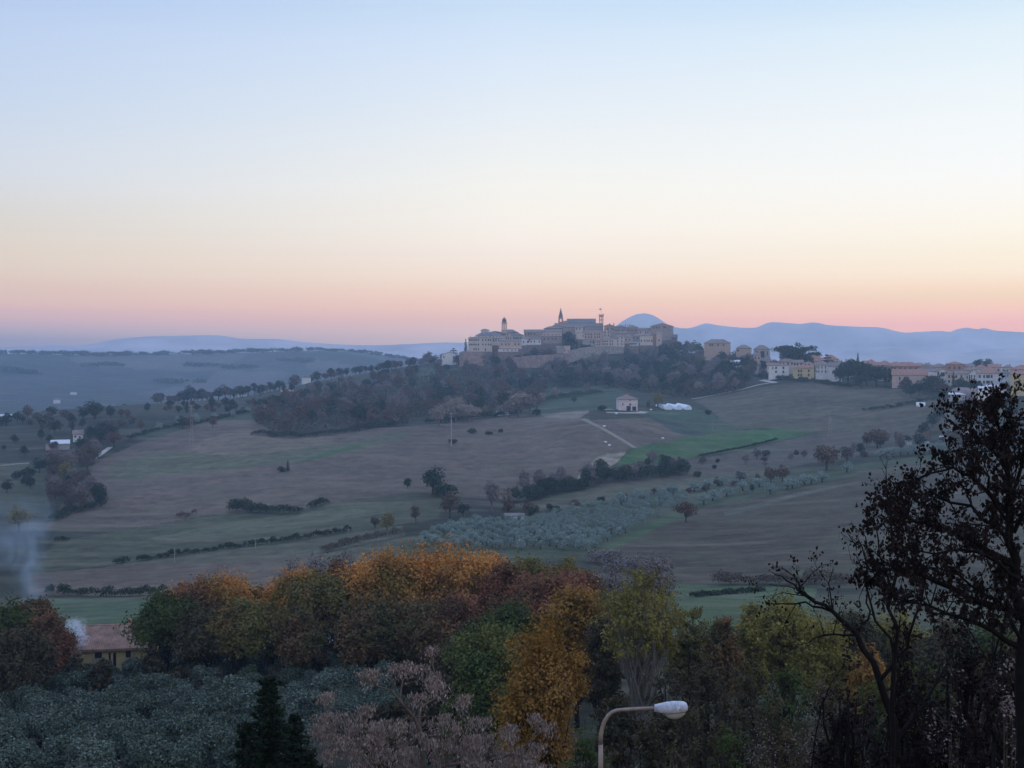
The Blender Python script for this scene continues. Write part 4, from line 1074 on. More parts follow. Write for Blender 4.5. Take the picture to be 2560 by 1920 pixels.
house(CC, 925, 1212, 548, 760, 1168, "yellowish house with tall windows left of the castle foot", 'hip', 495, 'cream', 'tile', grid=((960,1030,1085,1130,1190),(662,)), depth=10)
house(CC, 1212, 1300, 520, 770, 1170, "dark brick tower house between two pale ones", 'flat', None, 'brick', 'tile', depth=8, name='tower_house', cat='house')
house(CC, 1298, 1425, 490, 775, 1168, "narrow pale pink tower house under the castle", 'shed', 470, 'pink', 'tile', grid=((1360,),(655,)), depth=8, name='tower_house')
house(CC, 1165, 1685, 335, 640, 1206, "square castle with a low gable, highest block at the right of the town", 'front', 262, 'stone', 'tile', wins=[(1240,365),(1300,360),(1360,360),(1470,355),(1505,358)], depth=16, name='castle', cat='castle', sink=12, over=.3)
house(CC, 1660, 1780, 590, 640, 1196, "long dark wall roof running down from the castle", 'shed', 520, 'dark', 'dark', depth=6, name='outbuilding', cat='outbuilding')
# town walls
def town_wall(C, pts, Ds, bot, label, mat='pink', th=2.0, name='town_wall', mb_extra=None):
    P = [at(C.px(x), C.py(y), D) for (x, y), D in zip(pts, Ds)]
    o = np.array(P[0]); mb = MB()
    for a, b, (x0, y0), (x1, y1), ba, bb in zip(P[:-1], P[1:], pts[:-1], pts[1:], bot[:-1], bot[1:]):
        d = (b - a); n = np.array((-d[1], d[0], 0)); n /= np.linalg.norm(n); n *= th
        za, zb = at(C.px(x0), C.py(ba), np.hypot(*a[:2]))[2] - 5, at(C.px(x1), C.py(bb), np.hypot(*b[:2]))[2] - 5
        f = -np.array((a[0], a[1], 0)) / np.hypot(*a[:2]) * 1.6      # battered foot
        A0, B0 = a - o, b - o
        mb.quad((A0[0]+f[0], A0[1]+f[1], za - o[2]), (B0[0]+f[0], B0[1]+f[1], zb - o[2]), B0, A0)
        mb.quad(A0, B0, B0 + n, A0 + n)
        mb.quad((A0[0]+n[0], A0[1]+n[1], za - o[2]), A0 + n, B0 + n, (B0[0]+n[0], B0[1]+n[1], zb - o[2]))
        mb.quad((A0[0]+f[0], A0[1]+f[1], za - o[2]), A0, A0 + n, (A0[0]+n[0], A0[1]+n[1], za - o[2]))
        mb.quad((B0[0]+f[0], B0[1]+f[1], zb - o[2]), (B0[0]+n[0], B0[1]+n[1], zb - o[2]), B0 + n, B0)
    t = mb.build(name, WM[mat]); t.location = o
    return tag(t, label, 'wall')
WM['wall'] = plain("rampart_brick", (.27,.19,.165), .95, .45, .35)
WM['ruin'] = plain("rampart_stone", (.28,.24,.21), .95, .55, .6)
town_wall(CA, [(440,935),(520,905),(870,915),(1000,925),(1060,930)], [1140,1136,1134,1140,1150], [1130,1130,1130,1120,1120], "reddish brick rampart below the palace at the left of the town", 'wall')
town_wall(CB, [(-470,1250),(-200,1215),(0,1190),(300,1175),(560,1165),(820,1160),(960,1165)], [1138,1132,1128,1126,1126,1128,1132], [1420]*7, "long straight pinkish town wall facing the valley", 'wall')
town_wall(CB, [(960,1080),(1100,1050),(1250,1010),(1420,985),(1600,975),(1720,965),(1900,965),(2212,985)], [1134,1138,1142,1146,1150,1152,1154,1158], [1330,1320,1300,1280,1260,1250,1230,1200], "rough grey stone rampart climbing right to the windowed row", 'ruin')
b = MB(); b.box(-.7, -3.2, -14, .7, 0, 6); b = b.build('buttress', WM['wall']); b.location = at(CB.px(850), CB.py(1290), 1127); b.rotation_euler = (0, .12, 0); tag(b, "slanting dark buttress on the long straight town wall", 'buttress')
house(CB, 820, 972, 962, 1140, 1140, "small mauve gatehouse standing on the town wall", 'flat', None, 'pink', 'tile', wins=[(845,1060,.7,2.6),(925,1070,.7,1.4)], depth=7, name='gatehouse', cat='gatehouse')
house(CB, 660, 820, 1010, 1120, 1144, "low grey hut with a sloping roof left of the gatehouse", 'shed', 975, 'grey', 'tile', depth=6, name='hut', cat='hut')
# towers
def tower_base(C, cx0, cx1, base, D, label, cat, name):
    pc = (C.px(cx0) + C.px(cx1)) / 2; dx, dy, dz = ray(pc, 800); a = math.atan2(dx, dy)
    t = empty(name, at(pc, C.py(base), D), -a); tag(t, label, cat)
    s = C.k * 2212 / 2560 * D / F / math.cos(a)
    return t, s
def belfry(mb, w, z0, z1, pier, cols=1):
    for sx in (-1, 1):
        for sy in (-1, 1): mb.box(min(sx*w/2, sx*(w/2-pier)), min(sy*w/2, sy*(w/2-pier)), z0, max(sx*w/2, sx*(w/2-pier)), max(sy*w/2, sy*(w/2-pier)), z1)
# domed bell tower (left)
t, s = tower_base(CA, 1415, 1545, 440, 1198, "domed baroque bell tower with open arches left of the town centre", 'bell tower', 'bell_tower')
w = 132 * s; mb = MB(); mb.box(-w/2, -w/2, -12, w/2, w/2, 20*s); mb.build('shaft', WM['pink'], t)
mb = MB(); z1 = (440-255)*s; belfry(mb, w*.92, 20*s, z1, w*.24)
for r in (w/2+.25,): mb.box(-r, -r, 20*s, r, r, 32*s); mb.box(-r, -r, z1, r, r, z1 + 14*s)
for sy in (-1, 1): mb.box(-w*.15, sy*w*.44-.2, 30*s, w*.15, sy*w*.44+.2, z1)
mb.box(-w*.46, -w*.46, z1-18*s, w*.46, w*.46, z1)
mb.build('belfry', WM['pink'], t)
mb = MB(); mb.lathe([(w*.40, z1+14*s), (w*.40, z1+62*s), (w*.46, z1+64*s), (w*.46, z1+70*s), (w*.37, z1+72*s), (w*.34, z1+90*s), (w*.24, z1+105*s), (w*.13, z1+113*s), (w*.13, z1+125*s), (w*.04, z1+130*s), (.05, z1+152*s)], 8)
mb.build('dome', WM['dark'], t)
# spire tower
t, s = tower_base(CB, 700, 808, 440, 1236, "bell tower with a tall pointed spire and one open arch", 'bell tower', 'spire_tower')
w = 106 * s; mb = MB(); mb.box(-w/2, -w/2, -12, w/2, w/2, 28*s); mb.build('shaft', WM['brick'], t)
mb = MB(); z1 = 100*s; belfry(mb, w, 28*s, z1, w*.32); mb.box(-w/2, -w/2, z1, w/2, w/2, 140*s); mb.build('belfry', WM['brick'], t)
mb = MB(); r = w*.50; z2 = 355*s
for i in range(8):
    a0, a1 = math.pi/8 + i*math.pi/4, math.pi/8 + (i+1)*math.pi/4
    mb.quad((r*1.05*math.cos(a0), r*1.05*math.sin(a0), 140*s), (r*1.05*math.cos(a1), r*1.05*math.sin(a1), 140*s), (0, 0, z2))
mb.quad(*[(r*1.05*math.cos(math.pi/8+i*math.pi/4), r*1.05*math.sin(math.pi/8+i*math.pi/4), 140*s) for i in range(8)][::-1])
mb.build('spire', WM['dark'], t)
# civic tower with flag
t, s = tower_base(CB, 1635, 1740, 560, 1232, "slender open-work town tower with a flag on top", 'tower', 'town_tower')
w = 92 * s; mb = MB(); mb.box(-w/2, -w/2, -12, w/2, w/2, 115*s)
for z0, z1 in ((115, 185), (197, 262)): belfry(mb, w, z0*s, z1*s, w*.22); mb.box(-.18*w*.5, -w/2, z0*s, .18*w*.5, -w/2+.4, z1*s); mb.box(-.18*w*.5, w/2-.4, z0*s, .18*w*.5, w/2, z1*s); mb.box(-w/2-.15, -w/2-.15, z1*s, w/2+.15, w/2+.15, (z1+12)*s)
mb.build('shaft', WM['brick'], t)
mb = MB(); mb.box(-w*.58, -w*.58, 274*s, w*.58, w*.58, 300*s)
for k in range(-2, 3):
    for q in (-1, 1): mb.box(k*w*.27-.25, q*w*.58-.2, 300*s, k*w*.27+.25, q*w*.58+.2, 328*s); mb.box(q*w*.58-.2, k*w*.27-.25, 300*s, q*w*.58+.2, k*w*.27+.25, 328*s)
mb.build('battlement', WM['brick'], t)
mb = MB(); mb.tube([(0,0,300*s), (0,0,480*s)], .09, 5); fp = mb.build('flagpole', BARK_D, t)
mb = MB()
for i in range(5):
    x0, x1 = -i*.42, -(i+1)*.42
    mb.quad((x0, math.sin(i)*.12, 425*s), (x1, math.sin(i+1)*.12, 420*s), (x1, math.sin(i+1)*.12, 448*s), (x0, math.sin(i)*.12, 452*s))
mb.build('flag', WM['grey'], fp)
# ---- the houses stepping down to the right
house(CD, 450, 925, 285, 460, 1075, "large ochre house with a broad hip roof right of the castle hill", 'hip', 212, 'ochre', 'tile', grid=((560,600,700,800),(320,)), depth=13)
house(CD, 1035, 1310, 385, 560, 1035, "brown house half hidden by trees, left of the pale villa", 'hip', 318, 'ochre', 'tile', wins=[(1070,420,1.8,1.4)], depth=10)
house(CD, 1360, 1650, 405, 580, 1000, "pale villa with white corner bays beside the pine clump", 'hip', 325, 'grey', 'tile', wins=[(1420,470,1.2,3.4),(1520,490,3.0,5),(1605,470,.7,3)], depth=10, name='villa', cat='villa')
house(CD, 940, 1180, 655, 760, 985, "low white shed roof left of the white farm complex", 'shed', 600, 'white', 'white', depth=7, name='shed', cat='shed')
house(CD, 1050, 1330, 650, 740, 980, "white gabled farm building in the trees below the pale villa", 'front', 590, 'white', 'grey', wins=[(1200,680,5,.8)], depth=9)
house(CD, 1210, 1440, 690, 730, 972, "long low white annex right of the gabled farm building", 'flat', None, 'white', 'dark', wins=[(1300,705,7,.7)], depth=5, name='annex', cat='annex')
house(CD, 838, 890, 680, 750, 985, "tiny white hut left of the white farm complex", 'flat', None, 'white', 'grey', depth=2.5, name='hut', cat='hut', over=.15)
house(CD, 1640, 1995, 705, 925, 905, "square white block with four dark windows facing the field", 'hip', 672, 'white', 'tile', grid=((1772,1900),(742,812)), wins=[(1715,745,.7,2)], depth=9, ww=1.3, wh=1.5)
house(CD, 1805, 2140, 630, 720, 935, "pinkish house behind the square white block", 'hip', 570, 'pink', 'tile', grid=((1850,1910,1990,2060),(660,)), depth=11)
house(CE, 185, 545, 455, 665, 892, "yellow two-storey house with a red hip roof", 'hip', 400, 'yellow', 'red', grid=((275,320,450),(503,575)), depth=9)
house(CE, 165, 350, 355, 450, 918, "cream house behind the yellow one", 'side', 300, 'cream', 'tile', grid=((200,250,310),(380,)), depth=9)
house(CE, 355, 545, 365, 450, 914, "gabled pinkish house peeping over the yellow one", 'front', 320, 'pink', 'tile', grid=((400,460),(390,)), depth=8)
house(CE, 300, 700, 275, 420, 945, "broad brick-red building below the pine clump", 'hip', 215, 'brick', 'red', depth=13)
house(CE, 590, 830, 405, 580, 892, "white house with shuttered windows and a brown roof", 'hip', 325, 'white', 'tile', grid=((612,645,700,760),(440,510)), depth=10, ww=.7, wh=1.7)
house(CE, 715, 1000, 290, 350, 945, "cream house with a wide red roof on the crest", 'hip', 205, 'cream', 'red', depth=12)
house(CE, 835, 1060, 432, 590, 880, "white gabled house with a large grey roof beside the evergreen grove", 'side', 345, 'white', 'grey', wins=[(905,525,1,2),(960,460,.7,1)], depth=13)
house(CE, 1090, 1240, 385, 450, 905, "white flat-roofed house just above the evergreen grove", 'flat', None, 'white', 'white', depth=8)
house(CE, 1230, 1480, 385, 480, 908, "second white house above the evergreen grove", 'side', 345, 'white', 'tile', grid=((1360,1400,1440),(410,)), depth=8, wh=1.1)
house(CE, 1450, 1760, 405, 520, 905, "pinkish house with a wide red roof behind the evergreen grove", 'hip', 300, 'pink', 'red', grid=((1500,1570,1640,1720),(450,)), depth=13)
house(CE, 1700, 2010, 410, 520, 895, "pinkish house with a red roof at the right of the grove", 'hip', 325, 'pink', 'red', grid=((1780,1850,1930),(460,)), depth=12)
house(CG, -220, 285, 275, 380, 882, "long brick-pink house with a red roof on the crest", 'hip', 205, 'brick', 'red', grid=((-150,-60,20,110,200),(315,)), depth=13)
house(CG, -190, 465, 450, 610, 852, "long low pinkish house with a big mauve-red roof", 'side', 342, 'pink', 'red', wins=[(-60,500,1,2),(25,495,1,2),(340,520,1.2,2),(440,490,.8,1)], depth=14)
house(CG, 255, 600, 330, 400, 875, "dark roofed house on the crest behind the long low one", 'hip', 280, 'dark', 'dark', depth=11)
house(CG, 485, 810, 290, 380, 880, "pale house with a greenish roof on the crest", 'hip', 232, 'cream', 'tile', wins=[(540,305)], depth=12)
house(CG, 785, 1085, 245, 390, 872, "tallest reddish house on the crest above the white row", 'hip', 200, 'brick', 'red', grid=((850,930,1010),(300,)), depth=12)
house(CG, 460, 640, 380, 595, 838, "left part of the white gabled house pair", 'side', 350, 'white', 'tile', grid=((475,520,570),(490,)), doors=[(420,560,1,2)], depth=10)
house(CG, 600, 825, 395, 595, 834, "white house whose gable faces the valley", 'front', 338, 'white', 'tile', wins=[(640,410),(710,430,2.6,2.4),(770,410)], depth=11)
house(CG, 800, 1210, 428, 600, 826, "cream house with a balcony and small front gable", 'hip', 372, 'cream', 'tile', grid=((850,905,965,1050),(470,)), wins=[(850,550),(965,550),(1150,480)], depth=10, band=.45)
house(CG, 1190, 1385, 440, 600, 822, "slim white gabled house between two bigger white houses", 'front', 350, 'white', 'tile', grid=((1215,1250,1295),(465,520)), depth=10, ww=.7)
house(CG, 1085, 1290, 350, 420, 850, "small brown roofed house behind the slim white gable", 'hip', 295, 'ochre', 'tile', depth=9)
house(CG, 1375, 1745, 435, 640, 816, "white house with a red hip roof and two rows of windows", 'hip', 328, 'white', 'red', grid=((1415,1485,1535,1562,1607),(475,565)), depth=12, wh=1.7, band=.5)
house(CG, 1740, 1985, 440, 660, 802, "cool white house with balconies and a dark roof", 'hip', 385, 'blue', 'dark', wins=[(1790,520,1.8,.7),(1830,610,1.6,.7)], depth=10)
house(CG, 1985, 2330, 448, 665, 792, "yellow house at the right edge with four slim windows", 'hip', 385, 'yellow', 'red', grid=((2055,2112,2250),(490,588)), depth=10, ww=.8, wh=1.8)
house(CG, 1990, 2400, 335, 420, 845, "reddish house with a red roof behind the yellow one", 'hip', 265, 'pink', 'red', grid=((2080,2140),(365,)), depth=13)
house(CG, 1280, 1400, 330, 380, 862, "tiny white house on the crest", 'side', 310, 'white', 'tile', depth=6)
house(CG, 1375, 1540, 675, 700, 780, "low white canopy left under the white houses", 'shed', 645, 'white', 'white', depth=6, name='canopy', cat='canopy', sink=2, over=.2)
house(CG, 1540, 1860, 645, 690, 786, "long low white canopy under the cool white house", 'shed', 625, 'white', 'white', depth=5, name='canopy', cat='canopy', sink=2, over=.2)
# more of the small houses that fill the crest between the bigger ones
for i, (px, eave, base, D, w, roof, wall, rf, lab) in enumerate([
 (1632, 768, 785, 985, 22, 'hip', 'pink', 'tile', "small pinkish house beside the pale villa, on its right"),
 (1545, 752, 772, 1090, 24, 'hip', 'stone', 'tile', "small brown house left of the large ochre one"),
 (1612, 760, 778, 1055, 20, 'side', 'cream', 'red', "small cream house between the ochre house and the brown one"),
 (1668, 790, 806, 940, 22, 'side', 'cream', 'red', "small cream house above the square white block"),
 (1772, 782, 800, 935, 24, 'side', 'cream', 'red', "cream house with a red roof under the pointed fir"),
 (1812, 786, 804, 930, 26, 'hip', 'white', 'red', "white house with a red roof above the grove, leftmost"),
 (1838, 788, 806, 922, 24, 'side', 'pink', 'tile', "pinkish house with a brown roof above the grove"),
 (1868, 787, 806, 930, 26, 'hip', 'cream', 'red', "cream house with a red roof above the grove, in the middle"),
 (1902, 790, 806, 925, 24, 'side', 'white', 'tile', "white house with a brown roof above the grove"),
 (1932, 790, 808, 918, 26, 'hip', 'cream', 'red', "cream house with a red roof above the grove, rightmost"),
 (1978, 793, 808, 905, 24, 'side', 'white', 'red', "white house behind the long low pinkish one"),
 (2002, 792, 808, 900, 22, 'hip', 'pink', 'tile', "pinkish house behind the gabled white pair"),
 (2088, 795, 812, 880, 24, 'side', 'cream', 'tile', "cream house behind the slim white gable"),
 (2118, 797, 812, 876, 24, 'hip', 'white', 'red', "white house behind the red hip roof"),
 (2148, 796, 812, 872, 24, 'side', 'pink', 'red', "pinkish house behind the cool white one"),
 (2176, 797, 812, 870, 22, 'hip', 'cream', 'tile', "cream house in the gap before the yellow house"),
]):
    C1 = Crop(0, 0, 2560)
    house(C1, px - w/2, px + w/2, eave, base, D, lab, roof, eave - 6, wall, rf, grid=((px - w*.3, px, px + w*.3), ((eave*2 + base)/3,)), depth=9, wh=1.3, chim=[(px + w*.2, eave - 6)])
# barn with the arched front, polytunnels, sheds
def arch_hall(name, label, cat, C, c0, c1, D0, D1, width, height, mat_shell, mat_end, wallh=0.0, parts=('roof', 'end_wall')):
    a = at(C.px(c0[0]), C.py(c0[1]), D0); b = at(C.px(c1[0]), C.py(c1[1]), D1)
    d = b - a; L = math.hypot(d[0], d[1]); rz = math.atan2(d[1], d[0]); t = empty(name, a, rz); tag(t, label, cat)
    n = 12; arc = [(width/2*math.cos(math.pi*(1-i/n)), wallh + (height-wallh)*math.sin(math.pi*i/n)) for i in range(n+1)]
    dz = d[2]; mb = MB()
    for i in range(n):
        (y0, z0), (y1, z1) = arc[i], arc[i+1]
        for j in range(8):
            xa, xb = L*j/8, L*(j+1)/8
            mb.quad((xa, y0, z0 + dz*j/8), (xb, y0, z0 + dz*(j+1)/8), (xb, y1, z1 + dz*(j+1)/8), (xa, y1, z1 + dz*j/8))
    if wallh:
        for sy in (-1, 1): mb.quad((0, sy*width/2, -1), (L, sy*width/2, dz-1), (L, sy*width/2, dz+wallh), (0, sy*width/2, wallh))
    mb.build(parts[0], mat_shell, t, smooth=False)
    for x, z in ((.05, 0), (L-.05, dz)):
        mb = MB(); pts = [(x, y, zz + z - .05) for y, zz in arc]; mb.quad(*([(x, -width/2, z-1.5)] + pts + [(x, width/2, z-1.5)])); mb.build(parts[1], mat_end, t)
    return t
TUN = plain("polytunnel_film", (.66,.70,.76), .45, .1, 2)
for i, (x, lab) in enumerate(((0, "left"), (180, "middle"), (365, "right and longest"))):
    g1 = ground_at(CJ.px(1290 + x), CJ.py(474)); D1 = math.hypot(g1[0], g1[1])
    arch_hall('polytunnel', f"white polytunnel, {lab} of the three side by side", 'polytunnel', CJ, (1070 + x, 440 - i*4), (1275 + x, 474), D1 + 16, D1, 4.2, 2.9, TUN, TUN)
g = ground_at(CG.px(1470), CG.py(870)); DB = math.hypot(g[0], g[1])
arch_hall('barn', "long barn with a curved mauve roof and yellow arched front", 'barn', CG, (1010, 842), (1470, 872), DB + 16, DB, 13.5, 6.4, RM['tile'], WM['yellow'], 2.6)
house(CG, 850, 1250, 800, 900, DB + 1, "low white-eaved shed along the side of the arched barn", 'shed', 775, 'grey', 'white', depth=4, name='shed', cat='shed', sink=3, over=.3)
house(CG, 240, 380, 990, 1005, None, "bright white lean-to roof alone in the dark scrub", 'shed', 945, 'white', 'white', depth=5, name='lean_to', cat='shed', sink=2, over=.2)
house(CG, 848, 940, 1405, 1480, None, "small white gabled cottage end above the black tree", 'front', 1358, 'white', 'red', depth=8, name='cottage', cat='cottage', sink=2)
house(CG, 945, 1700, 1430, 1500, None, "long low cottage with a reddish roof half hidden by black leaves", 'side', 1385, 'white', 'tile', depth=8, grid=((1050,1250,1500,1600),(1465,)), name='cottage', cat='cottage', sink=2)
house(C2, 1482, 1535, 772, 800, None, "pale allotment shed, left of three by the silvery olives", 'shed', 764, 'white', 'grey', depth=3, name='shed', cat='shed', sink=2, over=.2)
house(C2, 1598, 1640, 788, 808, None, "bright white allotment shed, middle of three", 'flat', None, 'blue', 'white', depth=3, name='shed', cat='shed', sink=2, over=.2)
house(C2, 1708, 1752, 760, 775, None, "pale allotment shed with a sloping roof, right of three", 'shed', 752, 'white', 'white', depth=3, name='shed', cat='shed', sink=2, over=.2)
# the square farmhouse above the fields
sq = house(CJ, 345, 700, 288, 492, None, "square pale pink farmhouse with a pyramid roof on the field edge", 'hip', 200, 'blush', 'tile', wins=[(420,375,.6,1.8),(557,378,1.2,1.3),(557,303,.7,.7),(650,378,.5,.5)], doors=[(527,465,2.6,2.9),(632,465,2.4,2.6)], chim=[(470,205),(540,190)], depth=11.5, yaw=.16, name='farmhouse', cat='farmhouse', sink=1.5, ridgelen=.4, over=.6)
g = ground_at(CJ.px(430), CJ.py(492)); DS = math.hypot(g[0], g[1])
house(C3, 370, 415, 580, 612, None, "tall white farmhouse with a reddish roof in the left valley", 'side', 560, 'white', 'tile', wins=[(380,588,1,1.2),(400,592,1,1.2)], depth=7, name='farmhouse', cat='farmhouse', sink=2)
house(C3, 262, 345, 627, 655, None, "long low white-roofed shed below the tall white farmhouse", 'shed', 613, 'grey', 'white', depth=6, name='shed', cat='shed', sink=2, over=.3)
house(C3, 232, 262, 632, 655, None, "small pinkish shed at the left of the long white-roofed one", 'flat', None, 'pink', 'grey', depth=5, name='shed', cat='shed', sink=2, over=.2)
house(C3, 270, 302, 404, 420, None, "white farmhouse with a pale roof far out in the blue valley", 'hip', 395, 'white', 'tile', depth=8, name='farmhouse', cat='farmhouse', sink=3)
house(C3, 355, 385, 364, 376, None, "faint white building deep in the blue haze", 'flat', None, 'white', 'grey', depth=8, name='farmhouse', cat='farmhouse', sink=4)
house(C3, 8, 52, 486, 500, None, "white greenhouse at the left edge of the picture", 'side', 478, 'white', 'white', depth=6, name='greenhouse', cat='greenhouse', sink=3)
house(C3, 1195, 1240, 368, 386, 1080, "small white house in the ridge trees", 'side', 360, 'white', 'tile', depth=7, sink=3)
house(C3, 1412, 1475, 352, 372, 1050, "white house with a reddish roof high on the ridge", 'front', 342, 'white', 'red', wins=[(1430,362)], depth=8, sink=3)
house(C3, 1478, 1546, 384, 410, 985, "brick-red house in the trees of the ridge", 'hip', 366, 'brick', 'red', depth=8, sink=3)
house(C3, 1518, 1562, 290, 304, 1120, "white house at the crest left of the town", 'hip', 280, 'white', 'grey', depth=7, sink=3)
house(C3, 445, 462, 700, 712, None, "tiny white tent-like hut beside the left farm lane", 'front', 688, 'white', 'white', depth=3, name='hut', cat='hut', sink=1, over=.1)
house(C3, 350, 368, 718, 724, None, "tiny white hut in the left farm wood", 'shed', 712, 'white', 'white', depth=3, name='hut', cat='hut', sink=1, over=.1)
house(C8, 728, 825, 584, 600, None, "long white shed with a flat roof in front of the bare trees", 'shed', 578, 'blue', 'grey', depth=4, wins=[(745,592,1.2,1.3),(800,592,1.2,1.3)], name='shed', cat='shed', sink=2, over=.25)
house(CK, 890, 1040, 322, 345, None, "long white roof among the pale garden trees", 'shed', 306, 'white', 'white', depth=5, name='shed', cat='shed', sink=3, over=.2)
house(CK, 615, 705, 352, 372, None, "pinkish white hut left of the long white roof", 'shed', 334, 'pink', 'white', depth=4, name='hut', cat='hut', sink=3, over=.2)
house(CK, 290, 352, 402, 420, None, "pale little hut behind the tall power pole", 'shed', 388, 'blue', 'white', depth=4, name='hut', cat='hut', sink=3, over=.2)
house(C4, 1815, 1935, 950, 962, 195, "white roof of a low building glimpsed under the autumn trees", 'shed', 938, 'stone', 'grey', depth=3, name='outbuilding', cat='outbuilding', sink=3, over=.2)
# field stones / bales seen as pale dots
SM = plain("pale_bale_wrap", (.62,.62,.66), .6, .1, 3)
_mb = MB(); _mb.lathe([(.2, 0), (.85, .15), (.95, .6), (.85, 1.1), (.2, 1.2)], 10); BALE = _mb.mesh("hay_bale", SM, True)
for (C, x, y, lab) in ((CJ,100,1090,"left pale bale of the pair on the brown field"),(CJ,175,1150,"right pale bale of the pair on the brown field"),(CJ,78,797,"pale bale beside the field track"),(CJ,1158,1020,"pale bale at the edge of the bright green strip"),(CJ,300,560,"pale bale below the square farmhouse"),(CJ,938,490,"pale bale right of the farmhouse forecourt")):
    g = ground_at(C.px(x), C.py(y)); o = obj('hay_bale', BALE, None, g); o.scale = (.9,)*3; tag(o, lab, 'bale')
# ---- lanes and tracks laid on the ground
def ribbon(name, pts, w, mat, lift=.10):
    P = []
    for (x0, y0), (x1, y1) in zip(pts[:-1], pts[1:]):
        n = 14
        for i in range(n): P.append(ground_at(x0 + (x1-x0)*i/n, y0 + (y1-y0)*i/n))
    P.append(ground_at(*pts[-1])); P = [p for p in P if p is not None]
    mb = MB()
    for i in range(len(P)):
        d = P[min(i+1, len(P)-1)] - P[max(i-1, 0)]; n = np.array((-d[1], d[0])); n /= np.linalg.norm(n) + 1e-9
        for sgn in (-1, 1):
            x, y = P[i][0] + sgn*n[0]*w/2, P[i][1] + sgn*n[1]*w/2; mb.v.append((x, y, float(H(x, y)) + lift))
    for i in range(len(P)-1): mb.f.append((2*i, 2*i+2, 2*i+3, 2*i+1))
    return tag(mb.build(name, mat), kind='structure')
LANE = plain("lane_gravel", (.36,.33,.29), .95, .2, .3)
LANE_D = plain("lane_earth", (.22,.19,.15), .95, .25, .3)
ribbon("lane", [(1494,862),(1520,858),(1560,850),(1600,842),(1640,831),(1672,826)], 3.4, LANE)
ribbon("lane", [(1645,821),(1660,824),(1676,827)], 4.0, LANE)
ribbon("lane", [(0,1006),(40,1002),(100,999)], 4.0, LANE_D)
ribbon("lane", [(205,990),(222,978),(238,966)], 3.0, LANE)
ribbon("forecourt", [(1310,891),(1345,892),(1384,892),(1392,889)], 5.5, LANE)
ribbon("forecourt", [(1303,885),(1322,884)], 4.5, LANE)
ribbon("field_track", [(1258,905),(1300,925),(1340,948),(1372,968)], 3.0, LANE_D)
# ---- poles and pylons
PALE = plain("pole_concrete", (.28,.26,.25), .8, .1, 2)
def pole(px, py_top, py_base, label, r=.16, arm=0, name='power_pole', lattice=False):
    g = ground_at(px, py_base); D = math.hypot(g[0], g[1]); h = (py_base - py_top) * D / F
    t = empty(name, g, -math.atan2(g[0], g[1])); tag(t, label, 'pylon' if lattice else 'pole')
    mb = MB()
    if lattice:
        b0, b1 = 1.1, .35
        for sx in (-1, 1):
            for sy in (-1, 1): mb.tube([(sx*b0, sy*b0, -.5), (sx*b1, sy*b1, h*.8), (0, 0, h)], .09, 4)
        for i in range(7):
            z0, z1 = h*.8*i/7, h*.8*(i+1)/7; w0, w1 = b0+(b1-b0)*i/7, b0+(b1-b0)*(i+1)/7
            for q in (-1, 1): mb.tube([(-w0, q*w0, z0), (w1, q*w1, z1)], .05, 3); mb.tube([(w0, q*w0, z0), (-w1, q*w1, z1)], .05, 3)
    else: mb.tube([(0,0,-.5), (0,0,h)], [r*1.5, r*.8], 6)
    mb.build('lattice' if lattice else 'shaft', PALE, t)
    if arm:
        mb = MB(); mb.box(-arm, -.1, h-.5, arm, .1, h-.3); mb.box(-arm*.6, -.1, h-1.9, arm*.6, .1, h-1.75)
        a = mb.build('crossarm', PALE, t)
        for x in (-arm*.95, 0, arm*.95):
            mb = MB(); mb.lathe([(.08,0),(.14,.1),(.07,.2),(.13,.3),(.05,.45)], 6, (x, 0, h-.3)); mb.build('insulator', PALE, a)
    return t
pole(975, 892, 966, "tall pale power pole with a crossarm on the brown field", .28, 2.6)
pole(414, 878, 964, "metal lattice pylon in front of the olive terraces", arm=1.6, name='pylon', lattice=True)
pole(1793, 888, 944, "metal lattice pylon above the big brown tree", arm=1.4, name='pylon', lattice=True)
pole(377, 1184, 1216, "slim pale pole on the lower strip, tallest of the thin ones", .07, name='field_pole')
pole(552, 1164, 1184, "short slim pale pole on the lower strip right of the tallest", .07, name='field_pole')
pole(752, 1138, 1152, "short slim pale pole where the thin hedge meets the autumn wood", .07, name='field_pole')
pole(509, 848, 868, "slim pale mast by the white house in the ridge trees", .1, name='field_pole')
pole(1540, 905, 930, "thin pole among the striped plots", .05, name='field_pole')
# ================================================================== NEAR TREES
LM['autumn'] = leaf_mat("leaf_autumn_orange", [(.40,.145,.04), (.58,.225,.055), (.46,.21,.055), (.64,.29,.075)], patch=[(.20,.13,.036), (.28,.16,.04), (.13,.12,.034)], patch_scale=.16, trans=.2)
LM['moss'] = leaf_mat('leaf_moss', [(.11,.105,.038), (.16,.14,.045), (.12,.12,.04)], patch=[(.17,.11,.04), (.12,.085,.035)], patch_scale=.2, trans=.15)
LM['umber'] = leaf_mat('leaf_umber', [(.10,.062,.034), (.16,.090,.042), (.13,.10,.045)], patch=[(.075,.075,.03), (.10,.085,.04)], patch_scale=.2, trans=.15)
LM['autumn_red'] = leaf_mat("leaf_autumn_maroon", [(.20,.075,.045), (.28,.11,.065), (.22,.11,.055)], patch=[(.12,.075,.035), (.10,.055,.035)], patch_scale=.2, trans=.2)
LM['gold'] = leaf_mat("leaf_gold", [(.24,.12,.035), (.31,.17,.045), (.23,.105,.035)], patch=[(.24,.10,.018), (.17,.12,.02)], patch_scale=.28, trans=.2)
LM['lime'] = leaf_mat("leaf_yellow_green", [(.20,.17,.045), (.29,.24,.06), (.17,.16,.045)], patch=[(.085,.085,.03), (.20,.16,.03)], patch_scale=.22, trans=.2)
